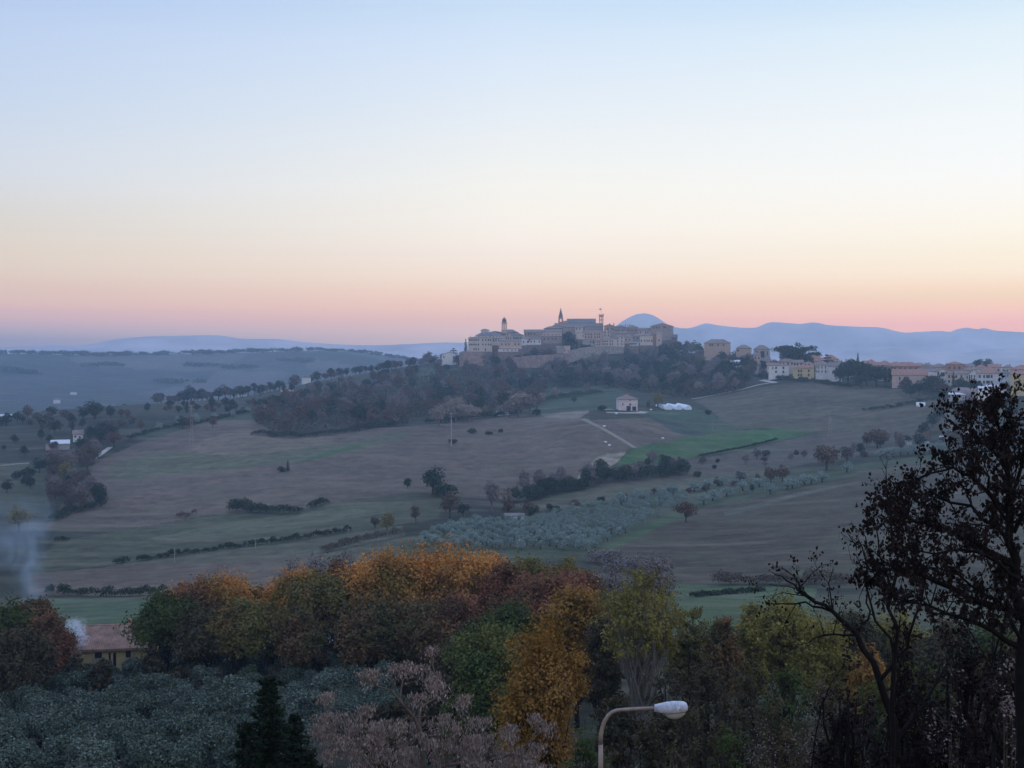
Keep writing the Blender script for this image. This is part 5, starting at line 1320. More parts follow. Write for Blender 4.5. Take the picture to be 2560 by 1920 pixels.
LM['deep'] = leaf_mat("leaf_deep_green", [(.040,.062,.020), (.060,.085,.026), (.050,.070,.026)], patch=[(.085,.085,.024), (.06,.075,.02)], patch_scale=.2, trans=.2)
LM['fresh'] = leaf_mat("leaf_fresh_green", [(.060,.100,.035), (.085,.13,.045), (.11,.135,.045)], patch=[(.13,.13,.04)], patch_scale=.3, trans=.2)
LM['dull'] = leaf_mat("leaf_dull_dark", [(.050,.040,.026), (.070,.055,.034), (.045,.048,.028)], patch=[(.055,.060,.03), (.085,.055,.03)], patch_scale=.3, trans=.1)
LM['olive_near'] = leaf_mat("leaf_olive_near", [(.030,.042,.030), (.075,.100,.074), (.21,.245,.195)], var=.25, trans=.1)
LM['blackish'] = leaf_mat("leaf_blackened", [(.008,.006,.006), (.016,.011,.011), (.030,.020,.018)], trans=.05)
LM['samara'] = leaf_mat("seed_cluster", [(.07,.048,.042), (.38,.30,.26), (.13,.095,.08), (.28,.21,.18)], trans=.1)
LM['needle'] = leaf_mat("needle_dark", [(.010,.018,.010), (.016,.028,.015), (.022,.034,.018)], trans=0)
def limb_curve(a, b, rg, sag=.12, n=5):
    a, b = np.array(a, float), np.array(b, float); L = np.linalg.norm(b - a); out = []
    off = rg.normal(size=3) * L * .10; up = np.array((0, 0, L * sag))
    for i in range(n + 1):
        t = i / n; out.append(a + (b - a) * t + (off - up) * math.sin(math.pi * t) * (1 if i < n else 0))
    return out
def near_tree(name, px, top, D, wpx, mat, label, crown_low=.25, nclump=34, clump=.20, nleaf=13000, leaf=.30, bark=None, seed=0, sparse=False, trunk_r=None, cat='tree', group=None, py_low=None, lean=0.0, twig_m=8, forks=1):
    rg = np.random.default_rng(seed + int(px))
    base = on_ground(px, D)
    tz = at(px, top, D)[2]; Ht = tz - base[2]; W = wpx / F * D
    bark = bark or BARK_D
    t = empty(name, base - np.array((0, 0, .3)), rg.uniform(0, 6.28)); tag(t, label, cat, group)
    Ht += .3
    r0 = trunk_r or Ht * .016
    mb = MB()
    z0 = Ht * crown_low; zc = (z0 + Ht) / 2; hz = (Ht - z0) / 2; cr = W * clump
    stems = []
    for f in range(forks):
        an = rg.uniform(0, 6.28); sp = 0 if forks == 1 else W * .16
        pts = [np.array((math.cos(an)*sp*k*.9 + rg.normal()*.05*k*W*.2, math.sin(an)*sp*k*.9 + rg.normal()*.05*k*W*.2, Ht*k)) for k in (0, .15, .32, .5, .68, .86)]
        mb.tube(pts, [r0*1.35, r0, r0*.85, r0*.6, r0*.35, r0*.12], 7); stems.append(pts)
    P, N = [], []
    for c in range(nclump):
        # clump centres sit towards the outside of an uneven egg
        for _ in range(60):
            d = rg.normal(size=3); d /= np.linalg.norm(d)
            if d[2] > -.75: break
        q = rg.uniform(.5, 1.0)
        sh = 1.0 - .25 * max(0, -d[2])
        C_ = np.array((d[0]*q*(W/2-cr)*sh, d[1]*q*(W/2-cr)*sh, zc + d[2]*q*(hz-cr*.7)))
        if c == 0: C_ = np.array((0, 0, Ht - cr))
        st = stems[rg.integers(len(stems))]
        k = min(4, max(1, int(5 * (C_[2]/Ht) * rg.uniform(.35, .75)))); A_ = st[k] + (st[min(k+1, 5)] - st[k]) * rg.uniform(0, .8)
        lc = limb_curve(A_, C_, rg); rr0 = r0 * .42 * (1 - k*.12)
        mb.tube(lc, np.linspace(rr0, rr0*.25, len(lc)), 5, False)
        rc = cr * rg.uniform(.75, 1.3)
        for _ in range(twig_m):
            d = rg.normal(size=3); d[2] = abs(d[2])*.9 - .35; d /= np.linalg.norm(d)
            e = C_ + d * rc * rg.uniform(.7, 1.05)
            s0 = lc[-2] + (lc[-1] - lc[-2]) * rg.uniform(0, 1)
            mb.tube([s0, (s0 + e)/2 + rg.normal(size=3)*rc*.08, e], [rr0*.22, rr0*.14, rr0*.05], 3, False)
            m = max(4, int(nleaf / nclump / twig_m))
            tt = rg.uniform(.25, 1.08, m) ** .7
            q_ = s0 + (e - s0) * tt[:, None] + rg.normal(size=(m, 3)) * rc * (.10 if sparse else .20)
            P.append(q_); N.append(np.tile(d + np.array((0, 0, .5)), (m, 1)) + rg.normal(size=(m, 3)) * .8)
    P = np.concatenate(P); N = np.concatenate(N)
    V, Fc = leaf_quads(P, N, leaf, rg, 1.15)
    obj('trunk', mb.mesh('trunk', bark, True), t); obj('crown', mesh_np('crown', V, Fc, 4, LM[mat]), t)
    return t
A_ = 'autumn_tree'
for a in [
 dict(name='evergreen_tree', px=356, top=1278, D=172, wpx=135, mat='deep', label="dark green round tree beside the tiled farmhouse, left end of the autumn grove", crown_low=.36),
 dict(name=A_, px=405, top=1256, D=176, wpx=120, mat='autumn_red', label="brown-orange tree between the green end tree and the orange dome", crown_low=.35),
 dict(name=A_, px=468, top=1232, D=178, wpx=150, mat='autumn', label="orange domed tree in the left third of the autumn grove", crown_low=.35),
 dict(name=A_, px=565, top=1262, D=180, wpx=120, mat='autumn', label="smaller orange tree in the dip between the dome and the tall pair", crown_low=.35, seed=4),
 dict(name=A_, px=430, top=1305, D=166, wpx=110, mat='dull', label="dull brown-green tree in the front left of the grove", crown_low=.35),
 dict(name=A_, px=515, top=1292, D=164, wpx=120, mat='moss', label="yellow-green tree in front of the orange dome", crown_low=.33),
 dict(name=A_, px=590, top=1296, D=166, wpx=100, mat='moss', label="second yellow-green tree, right of the one before the orange dome", crown_low=.3, seed=8),
 dict(name=A_, px=640, top=1222, D=174, wpx=130, mat='autumn', label="orange-topped tree left of the dark gap with the white wall", crown_low=.3, seed=3),
 dict(name=A_, px=700, top=1228, D=170, wpx=150, mat='moss', label="olive-green tree over the dark gap with the white wall", crown_low=.42, seed=2),
 dict(name=A_, px=770, top=1212, D=172, wpx=130, mat='autumn', label="orange and green tree left of the highest orange crown", crown_low=.28, seed=6),
 dict(name=A_, px=845, top=1178, D=170, wpx=180, mat='autumn', label="high spreading orange crown, left one of the tallest three", crown_low=.22, nclump=44, nleaf=17000, seed=1),
 dict(name=A_, px=925, top=1168, D=172, wpx=190, mat='autumn', label="highest orange crown in the middle of the grove", crown_low=.22, nclump=44, nleaf=17000, seed=5),
 dict(name=A_, px=1015, top=1176, D=170, wpx=180, mat='autumn', label="orange-brown crown right of the highest one", crown_low=.2, nclump=44, nleaf=17000, seed=9),
 dict(name=A_, px=870, top=1285, D=160, wpx=150, mat='umber', label="shaded brown tree under the highest orange crowns, left one", crown_low=.2, seed=12),  # shade low in the grove is put into the darker leaf colour
 dict(name=A_, px=985, top=1270, D=158, wpx=160, mat='autumn_red', label="rusty brown tree under the highest orange crowns, right one", crown_low=.2, seed=13),
 dict(name=A_, px=1085, top=1205, D=166, wpx=110, mat='autumn_red', label="dark maroon-brown tree at the right shoulder of the high crowns", crown_low=.2, seed=14),
 dict(name=A_, px=1152, top=1198, D=180, wpx=110, mat='lime', label="yellow-green tree at the back, left of the olive grove", crown_low=.3, seed=15),
 dict(name=A_, px=1225, top=1206, D=176, wpx=90, mat='lime', label="small yellow-green tree at the back under the olive grove", crown_low=.3, seed=16),
 dict(name=A_, px=1180, top=1228, D=150, wpx=190, mat='autumn_red', label="wide maroon tree between the high crowns and the golden tree", crown_low=.25, nclump=40, seed=17),
 dict(name=A_, px=1090, top=1300, D=140, wpx=150, mat='deep', label="dark green-brown tree behind the fresh green one", crown_low=.2, seed=18),
 dict(name=A_, px=1248, top=1262, D=128, wpx=140, mat='gold', label="orange-gold tree behind and above the bright golden one", crown_low=.25, seed=19, leaf=.26),
 dict(name='evergreen_tree', px=1060, top=1322, D=104, wpx=230, mat='fresh', label="fresh green round tree left of the bright golden one", crown_low=.12, nclump=46, nleaf=20000, leaf=.22, seed=20),
 dict(name=A_, px=1175, top=1325, D=78, wpx=255, mat='gold', label="bright golden-orange tree in the foreground centre", crown_low=.05, nclump=60, nleaf=26000, leaf=.17, clump=.17, seed=21, trunk_r=.16),
 dict(name=A_, px=1150, top=1420, D=84, wpx=180, mat='gold', label="lower orange tree behind the bright golden one", crown_low=.1, nclump=40, nleaf=14000, leaf=.18, seed=22),
 dict(name=A_, px=1385, top=1212, D=112, wpx=250, mat='lime', label="tall thin-leaved yellowish tree with a pale forked trunk", crown_low=.38, nclump=60, nleaf=12000, leaf=.20, clump=.15, sparse=True, bark=BARK_G, seed=23, forks=3, twig_m=9),
 dict(name=A_, px=1500, top=1290, D=120, wpx=170, mat='moss', label="dull yellow-brown tree right of the tall thin-leaved one", crown_low=.2, nleaf=12000, leaf=.22, seed=24, sparse=True),
 dict(name=A_, px=1560, top=1322, D=112, wpx=120, mat='umber', label="red-brown tree right of the street lamp head", crown_low=.2, leaf=.22, seed=25),
 dict(name=A_, px=1625, top=1300, D=120, wpx=120, mat='lime', label="yellow-green tree in front of the near green field", crown_low=.2, leaf=.24, seed=26),
 dict(name=A_, px=1700, top=1282, D=126, wpx=130, mat='lime', label="bright yellow-green tree behind the bare leaning branch", crown_low=.25, leaf=.24, seed=27),
 dict(name=A_, px=1790, top=1330, D=118, wpx=170, mat='lime', label="yellow tree seen through the black leaves", crown_low=.2, leaf=.24, seed=28),
 dict(name=A_, px=1880, top=1385, D=110, wpx=120, mat='gold', label="small orange tree seen through the black leaves", crown_low=.2, nleaf=8000, leaf=.22, seed=29),
 dict(name='bare_tree', px=625, top=1192, D=212, wpx=90, mat='bare', label="leafless purple-grey tree behind the grove, leftmost of its row", crown_low=.15, nleaf=2500, leaf=.25, sparse=True, seed=30),
 dict(name='bare_tree', px=680, top=1180, D=214, wpx=110, mat='bare', label="leafless purple-grey tree behind the grove, second of its row", crown_low=.15, nleaf=2500, leaf=.25, sparse=True, seed=31),
 dict(name='bare_tree', px=742, top=1176, D=216, wpx=110, mat='bare', label="leafless purple-grey tree behind the grove, third of its row", crown_low=.15, nleaf=2500, leaf=.25, sparse=True, seed=32),
 dict(name='bare_tree', px=1325, top=1192, D=190, wpx=120, mat='bare', label="leafless grey-purple tree behind the tall thin-leaved one, left", crown_low=.2, nleaf=3000, leaf=.25, sparse=True, seed=33),
 dict(name='bare_tree', px=1425, top=1190, D=186, wpx=130, mat='bare', label="leafless grey-purple tree behind the tall thin-leaved one, right", crown_low=.2, nleaf=3000, leaf=.25, sparse=True, seed=34),
 dict(name=A_, px=62, top=1284, D=182, wpx=110, mat='umber', label="rusty brown tree at the left edge, in front of the smoke", crown_low=.2, seed=35),
 dict(name='evergreen_tree', px=8, top=1290, D=176, wpx=100, mat='deep', label="dark green tree cut by the left edge of the picture", crown_low=.15, seed=36),
 dict(name=A_, px=95, top=1322, D=174, wpx=90, mat='autumn_red', label="smaller brown tree left of the smoking chimney", crown_low=.15, seed=37),
 dict(name=A_, px=30, top=1350, D=165, wpx=110, mat='dull', label="dark brown tree low at the left edge", crown_low=.12, seed=38),
 dict(name='bare_tree', px=148, top=1352, D=178, wpx=60, mat='pale', label="small leafless tree beside the chimney smoke", crown_low=.1, nleaf=1500, leaf=.2, sparse=True, seed=39),
 dict(name=A_, px=615, top=1250, D=184, wpx=110, mat='autumn', label="orange crown at the back between the yellow-green pair and the dark gap", crown_low=.3, seed=71),
 dict(name=A_, px=735, top=1205, D=182, wpx=110, mat='autumn_red', label="rusty crown at the back behind the olive-green tree", crown_low=.3, seed=72),
 dict(name=A_, px=1075, top=1190, D=182, wpx=120, mat='autumn', label="orange-brown crown at the back right of the high crowns", crown_low=.3, seed=73),
 dict(name=A_, px=1255, top=1222, D=170, wpx=100, mat='autumn_red', label="maroon-brown crown at the back above the orange-gold tree", crown_low=.3, seed=74),
 dict(name=A_, px=800, top=1290, D=158, wpx=120, mat='umber', label="low dull brown tree in front of the left high crown", crown_low=.15, seed=75),
 dict(name=A_, px=925, top=1300, D=155, wpx=120, mat='umber', label="low dull brown tree in front of the middle high crown", crown_low=.15, seed=76),
 dict(name=A_, px=650, top=1320, D=160, wpx=90, mat='umber', label="low dull brown tree left of the dark gap", crown_low=.2, seed=77),
 dict(name=A_, px=1850, top=1312, D=132, wpx=120, mat='dull', label="dull brown tree behind the lower boughs of the black-leaved tree, left", crown_low=.2, leaf=.24, seed=61),
 dict(name=A_, px=1945, top=1322, D=134, wpx=130, mat='lime', label="yellow-brown tree behind the lower boughs of the black-leaved tree", crown_low=.2, leaf=.24, seed=62),
 dict(name=A_, px=2050, top=1330, D=128, wpx=130, mat='dull', label="dull brown tree behind the black-leaved tree, second from the right", crown_low=.2, leaf=.24, seed=63),
 dict(name='evergreen_tree', px=2150, top=1325, D=128, wpx=140, mat='deep', label="dark green tree behind the trunk of the black-leaved tree", crown_low=.2, leaf=.24, seed=64),
 dict(name=A_, px=1010, top=1330, D=140, wpx=110, mat='dull', label="dull brown tree left of the fresh green one", crown_low=.1, leaf=.26, seed=65),
 dict(name=A_, px=1300, top=1330, D=120, wpx=110, mat='dull', label="dull tree between the bright golden and the thin-leaved one", crown_low=.1, leaf=.24, seed=66),
]:
    if a['D'] > 125 and not a.get('sparse'): a['wpx'] *= 1.42; a['nleaf'] = int(a.get('nleaf', 13000) * 1.7); a['leaf'] = a.get('leaf', .30) * 1.08; a['nclump'] = int(a.get('nclump', 34) * 1.3); a['clump'] = .19
    near_tree(**a)
# dark thickets under and between the big trees
def thicket(px, top, D, wpx, mat, label, seed, nleaf=9000, leaf=None, name='shrub'):
    near_tree(name, px, top, D, wpx, mat, label, crown_low=.02, nclump=30, clump=.2, nleaf=nleaf, leaf=leaf or D * .0021, seed=seed, cat='shrub', forks=3, sparse=True, twig_m=8)
for i, (px, top, D, w, mat) in enumerate([
 (380,1440,162,90,'dull'),(450,1452,160,100,'dull'),(530,1448,160,110,'deep'),(610,1440,160,110,'dull'),(690,1425,162,110,'dull'),(770,1440,158,110,'dull'),(850,1440,156,120,'dull'),(930,1440,152,120,'dull'),(1000,1450,146,120,'dull'),(1010,1400,150,110,'deep')]):
    thicket(px, top, D, w, mat, "dark undergrowth shrub at the foot of the autumn grove", 50 + i)
    bpy.context.scene.collection.objects[-1]
for o in [o for o in COL.objects if o.get('label') == "dark undergrowth shrub at the foot of the autumn grove"]: o['group'] = "dark shrubs at the foot of the autumn grove"
RS = [(800,1520,112,120,'dull'),(860,1500,112,130,'dull'),(925,1490,108,130,'dull'),(990,1500,100,130,'deep'),(840,1560,90,130,'dull'),(1340,1480,84,150,'dull'),(1450,1430,92,170,'dull'),(1530,1400,88,170,'dull'),(1610,1420,80,170,'dull'),(1700,1420,84,180,'deep'),(1400,1540,62,170,'dull'),(1500,1500,60,180,'dull'),(1600,1510,58,190,'dull'),(1690,1490,56,190,'dull'),(1800,1460,62,200,'dull'),(1900,1440,66,200,'deep'),(2000,1400,70,200,'deep'),(2100,1380,66,200,'dull'),(2190,1360,60,190,'dull'),(1480,1580,44,190,'dull'),(1590,1570,42,200,'deep'),(1700,1560,40,210,'dull'),(1820,1540,42,220,'dull'),(1950,1520,44,220,'dull'),(2080,1500,42,220,'dull'),(2180,1480,40,220,'blackish'),(1330,1600,52,150,'dull'),(1260,1560,60,150,'deep')]
for i, (px, top, D, w, mat) in enumerate(RS):
    thicket(px, top, D, w, mat, "half-bare dull shrub in the dark thicket along the bottom of the picture", 90 + i, nleaf=6500)
for o in [o for o in COL.objects if o.get('label') == "half-bare dull shrub in the dark thicket along the bottom of the picture"]: o['group'] = "dull shrubs of the bottom thicket"
for i_, (px_, top_, D_, w_) in enumerate([(325, 1392, 166, 60), (215, 1422, 164, 60), (160, 1412, 168, 50)]):
    thicket(px_, top_, D_, w_, 'dull', ('dark shrub covering the right corner of the tiled farmhouse', 'low dark shrub in front of the tiled farmhouse wall', 'dark shrub at the left corner of the tiled farmhouse')[i_], 240 + i_, nleaf=5000)
# ---- the olive grove at the lower left
def olive_near_mesh(seed):
    rg = np.random.default_rng(seed)
    bl = envelope_blobs(rg, 5.0, 3.9, .5, 19, .33)
    P, N = blob_points(bl, 9500, rg, 6.0, .10)
    P[:, 2] = np.maximum(P[:, 2], .1)
    V, Fc = leaf_quads(P, N + (0, 0, .3), .155, rg, 1.6)
    mb = MB(); mb.tube([(0,0,-.5),(.1,.05,.5),(.05,-.1,1.2)], [.28,.22,.18], 7)
    for b in bl[:14]: mb.tube(limb_curve((.05,-.1,1.1), b[:3], rg, .05, 4), [.12,.09,.06,.04,.02], 4, False)
    return mb.mesh('trunk', BARK_D, True), mesh_np('crown', V, Fc, 4, LM['olive_near'])
ON = [olive_near_mesh(s) for s in range(5)]
rg = np.random.default_rng(77); pts = []
for i in range(-14, 24):
    for j in range(0, 24):
        y = 88 + j * 5.7; x = -62 + (i + 14) * 5.7 + (j % 2) * 2.8
        x, y = x + rg.normal()*.5, y + rg.normal()*.5
        z = float(H(x, y)); px, py = project(x, y, z)
        lim = 1440 + max(0, (px - 330)) * .02
        if -90 < px < 860 + (py - 1450) * .2 and py > lim + 14 and py < 1745 and not (px > 640 and py > 1620): pts.append((x, y, z, px, py))
for x, y, z, px, py in pts:
    t = empty('olive_tree', (x, y, z - .1), rg.uniform(0, 6.28), rg.uniform(.95, 1.3)); tag(t, "silvery green olive tree in the dense grove at the lower left", 'olive tree', "olive trees of the near grove")
    tm, cm = ON[rg.integers(5)]; obj('trunk', tm, t); obj('crown', cm, t)
# ---- spruces
def spruce(px, top, D, Ht, R0, label, seed):
    rg = np.random.default_rng(seed); tip = at(px, top, D); base = np.array((tip[0], tip[1], float(H(tip[0], tip[1]))))
    Ht = tip[2] - base[2]; t = empty('spruce_tree', base - np.array((0,0,.2)), rg.uniform(0, 6)); tag(t, label, 'spruce tree')
    mb = MB(); mb.tube([(0,0,0),(0,0,Ht*.6),(0,0,Ht)], [.16,.09,.015], 7)
    P, N = [], []
    z = Ht * .08
    while z < Ht * .985:
        f = 1 - z / Ht; L = R0 * f ** .8 + .12; nb = int(7 + 5 * f)
        for k in range(nb):
            an = 2*math.pi*k/nb + rg.uniform(-.3, .3) ; l = L * rg.uniform(.55, 1.25)
            dr = np.array((math.cos(an), math.sin(an), 0)); A0 = np.array((0, 0, z + rg.uniform(-.08, .08)))
            E = A0 + dr * l + np.array((0, 0, -l*.22 + .12)); M = (A0 + E)/2 + np.array((0, 0, -l*.06))
            mb.tube([A0, M, E], [.022, .014, .005], 3, False)
            m = int(95 * l + 20); tt = rg.uniform(.1, 1.05, m); side = np.cross(dr, (0, 0, 1))
            q = A0 + (E - A0) * tt[:, None] + side * (rg.uniform(-1, 1, m) * (1.05 - tt) * l * .38)[:, None] + np.array((0, 0, 1)) * (-.05 - rg.uniform(0, .12, m))[:, None]
            P.append(q); N.append(rg.normal(size=(m, 3)) * .5 + (0, 0, 1))
        z += .20 + .16 * f
    P = np.concatenate(P); N = np.concatenate(N); V, Fc = leaf_quads(P, N, .085, rg, 1.8)
    obj('trunk', mb.mesh('trunk', BARK_D), t); obj('crown', mesh_np('crown', V, Fc, 4, LM['needle']), t)
spruce(580, 1432, 40, 9, 2.35, "tallest dark spruce at the bottom of the picture", 1)
spruce(636, 1528, 41, 6, 1.6, "shorter dark spruce right of the tallest one", 2)
spruce(532, 1535, 39, 6, 1.5, "shorter dark spruce left of the tallest one", 3)
spruce(668, 1600, 38, 6, 1.5, "lowest dark spruce beside the dry seed tree", 4)
# ---- dry tree hung with seed clusters
def seed_tree():
    rg = np.random.default_rng(4); D = 33
    P5 = lambda cx, cy, dd=0: at(604.8 + cx * .3229, 1123.3 + cy * .3229, D + dd)
    base = on_ground(905, D); t = empty('seed_tree', base); tag(t, "leafless brown tree hung with dry pinkish seed clusters at the bottom centre", 'tree')
    mb = MB(); J = {}
    def br(pts, r0, r1, dd):
        q = [P5(x, y, dd * i / len(pts)) - base for i, (x, y) in enumerate(pts)]; mb.tube(q, np.linspace(r0, r1, len(q)), 6, False); return q
    root = P5(960, 1700) - base
    mb.tube([(0, 0, -.3), root * np.array((.5, .5, .5)), root], [.2, .17, .12], 8)
    limbs = [br([(960,1700),(945,1450),(900,1320),(830,1240),(740,1140),(640,1105)], .06, .018, -1.0), br([(945,1450),(930,1320),(945,1250),(1040,1190),(1040,1060),(1010,900)], .045, .015, 1.0),
             br([(960,1700),(760,1600),(640,1580),(560,1520),(470,1480),(330,1400)], .06, .015, -1.5), br([(960,1700),(1110,1640),(1250,1560),(1330,1440),(1250,1280)], .06, .015, 1.5),
             br([(1110,1640),(1400,1610),(1560,1560),(1660,1500),(1720,1400)], .05, .012, .5), br([(930,1320),(860,1325),(800,1345)], .025, .01, -1), br([(760,1600),(830,1540),(860,1500)], .03, .01, 1), br([(560,1520),(500,1500),(420,1560),(330,1600)], .03, .01, 1),
             br([(900,1320),(800,1200),(820,1080),(800,1010)], .03, .01, 1), br([(330,1400),(310,1280),(300,1210)], .02, .008, 0)]
    nodes = np.concatenate([np.array(l) for l in limbs])
    cl = [(1010,880),(570,1050),(620,1030),(760,1000),(830,985),(880,1010),(300,1195),(330,1180),(1040,1050),(1000,1080),(1080,1130),(590,1270),(560,1290),(900,1200),(960,1190),(280,1330),(340,1320),(430,1320),(740,1400),(500,1400),(1200,1240),(1240,1200),(1100,1330),(650,1450),(1300,1350),(1520,1420),(1560,1400),(1700,1330),(1800,1400),(1740,1370),(880,1390),(1000,1500),(1150,1480),(420,1480),(1600,1560),(700,1560),(1350,1500),(1250,1600),(900,1600),(500,1580),(1050,1110),(960,1000),(700,1370),(250,1400),(620,1380)]
    for _ in range(60): cl.append((rg.uniform(240, 1400), rg.uniform(1330, 1680)))
    for _ in range(16): cl.append((rg.uniform(1300, 1800), rg.uniform(1450, 1680)))
    P, N = [], []
    for cx, cy in cl:
        c = P5(cx, cy, rg.uniform(-1.6, 1.6)) - base
        k = np.argmin(np.linalg.norm(nodes - c, axis=1) + np.where(nodes[:, 2] > c[2], 1.0, 0)); a = nodes[k]
        m = (a + c) / 2 + (0, 0, .08) ; mb.tube([a, m, c + (0, 0, .12)], [.014, .009, .005], 4, False)
        n = 150; R = rg.uniform(.16, .26)
        g = rg.normal(size=(n, 3)) * R * .55; g[:, 2] = -np.abs(g[:, 2]) * 1.5 + .12
        P.append(c + g); N.append(rg.normal(size=(n, 3)) * (1, 1, .25))
    P = np.concatenate(P); N = np.concatenate(N); n = len(P)
    N /= np.linalg.norm(N, axis=1, keepdims=True)
    B = np.array((0, 0, 1.0)) + rg.normal(size=(n, 3)) * .35; B -= N * (B * N).sum(1, keepdims=True); B /= np.linalg.norm(B, axis=1, keepdims=True); Cc = np.cross(N, B)
    s = rg.uniform(.03, .062, n)[:, None]
    V = np.stack([P + B*s, P + Cc*s*.34, P - B*s, P - Cc*s*.34], 1).reshape(-1, 3)
    obj('trunk', mb.mesh('trunk', plain("bark_seed_tree", (.11,.085,.072), .9, .3, 8), True), t); obj('crown', mesh_np('crown', V, np.arange(n*4), 4, LM['samara']), t)
seed_tree()
# ---- black-leaved tree on the right, traced limb by limb at its own distance
def blob_leaves(P, rg, size, spread, per):
    out = []
    for p in P:
        k = rg.integers(max(1, per - 2), per + 3); out.append(p + rg.normal(size=(k, 3)) * spread)
    return np.concatenate(out)
def traced_tree(name, label, D, limbs, leafmat, bark, seed, twig_len=(.35, .9), twigs=9, leaf=.10, per=5, leafy=True, spread=.07, cat='tree', root=None, bare_from=99):
    rg = np.random.default_rng(seed)
    px0 = limbs[0][0][0][0]; base = on_ground(root or px0, D); t = empty(name, base); tag(t, label, cat)
    mb = MB(); tips = []
    p0 = at(*limbs[0][0][0], D) - base
    mb.tube([(0, 0, -.4), p0 * .5 + rg.normal(size=3) * .05, p0], [limbs[0][1] * 1.3, limbs[0][1] * 1.15, limbs[0][1]], 9, False)
    for li, (pts, r0, r1, dd) in enumerate(limbs):
        q = [at(x, y, D + dd * i / max(1, len(pts)-1)) - base for i, (x, y) in enumerate(pts)]
        # extra points for a crooked line
        Q = [q[0]]
        for a, b in zip(q[:-1], q[1:]):
            L = np.linalg.norm(b - a)
            for k in (1, 2, 3): Q.append(a + (b - a) * k / 3 + (rg.normal(size=3) * L * .045 if k < 3 else 0))
        R = np.linspace(r0, r1, len(Q)); mb.tube(Q, R, 7 if r0 > .05 else 5, False)
        nt = int(twigs * sum(np.linalg.norm(b - a) for a, b in zip(q[:-1], q[1:])))
        for _ in range(nt if r0 < .5 else 0):
            k = rg.integers(max(1, len(Q)//4), len(Q)); a = Q[k]; dirn = Q[k] - Q[k-1]; dirn = dirn / (np.linalg.norm(dirn) + 1e-6)
            d = dirn * .7 + rg.normal(size=3) * .65 + np.array((0, 0, .35)); d /= np.linalg.norm(d)
            L = rg.uniform(*twig_len); e = a + d * L; m = (a + e)/2 + rg.normal(size=3) * L * .08
            rt = min(R[k] * .5, .012) + .002; mb.tube([a, m, e], [rt, rt*.7, rt*.3], 4, False)
            for _k in range(3):
                s0 = a + (e - a) * rg.uniform(.3, 1); d2 = d * .6 + rg.normal(size=3) * .6; d2 /= np.linalg.norm(d2); e2 = s0 + d2 * L * rg.uniform(.25, .55)
                mb.tube([s0, e2], [rt*.4, rt*.15], 3, False); tips += [e2, (s0 + e2)/2] if li < bare_from else []
            if li < bare_from: tips += [e, m + (e - m) * .5]
    obj('trunk', mb.mesh('trunk', bark, True), t)
    if leafy and tips:
        P = blob_leaves(tips, rg, leaf, spread, per); N = rg.normal(size=P.shape) * (1, 1, .5)
        n = len(P); N /= np.linalg.norm(N, axis=1, keepdims=True)
        B = np.array((0, 0, -1.0)) + rg.normal(size=(n, 3)) * .7; B -= N * (B * N).sum(1, keepdims=True); B /= np.linalg.norm(B, axis=1, keepdims=True); Cc = np.cross(N, B)
        s = (rg.uniform(.55, 1.25, n) * leaf)[:, None] * .5; w = rg.uniform(.45, .85, n)[:, None]; cu = rg.uniform(-.35, .35, n)[:, None]
        # a leaf: six points, pointed ends, folded a little along the midrib
        V = np.stack([P - B*s, P - B*s*.25 + Cc*s*w + N*s*cu, P + B*s*.45 + Cc*s*w*.7 + N*s*cu, P + B*s*1.1, P + B*s*.45 - Cc*s*w*.7 + N*s*cu, P - B*s*.25 - Cc*s*w + N*s*cu], 1).reshape(-1, 3)
        obj('crown', mesh_np('crown', V, np.arange(n*6), 6, LM[leafmat]), t)
    return t
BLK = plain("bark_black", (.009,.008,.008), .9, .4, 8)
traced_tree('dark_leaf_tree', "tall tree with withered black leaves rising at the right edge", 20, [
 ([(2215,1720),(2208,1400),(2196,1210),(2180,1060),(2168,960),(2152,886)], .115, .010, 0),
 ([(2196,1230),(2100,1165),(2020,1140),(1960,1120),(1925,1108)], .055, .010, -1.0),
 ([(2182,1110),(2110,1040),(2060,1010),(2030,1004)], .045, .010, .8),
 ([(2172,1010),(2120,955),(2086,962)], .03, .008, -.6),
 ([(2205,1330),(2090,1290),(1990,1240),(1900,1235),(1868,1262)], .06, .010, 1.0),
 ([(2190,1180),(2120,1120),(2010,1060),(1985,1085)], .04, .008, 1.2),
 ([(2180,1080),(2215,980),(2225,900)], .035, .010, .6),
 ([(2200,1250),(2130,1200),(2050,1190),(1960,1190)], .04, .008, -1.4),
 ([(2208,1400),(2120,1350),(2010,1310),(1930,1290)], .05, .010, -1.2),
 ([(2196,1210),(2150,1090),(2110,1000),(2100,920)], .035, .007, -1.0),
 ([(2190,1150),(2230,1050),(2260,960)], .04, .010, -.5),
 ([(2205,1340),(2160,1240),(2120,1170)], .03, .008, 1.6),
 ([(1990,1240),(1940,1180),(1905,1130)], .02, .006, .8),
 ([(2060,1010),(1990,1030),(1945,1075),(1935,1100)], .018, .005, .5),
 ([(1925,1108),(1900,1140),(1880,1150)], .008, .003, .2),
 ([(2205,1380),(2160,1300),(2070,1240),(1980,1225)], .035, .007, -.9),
], 'blackish', BLK, 5, twig_len=(.22, .66), twigs=12, leaf=.068, per=4, spread=.034)
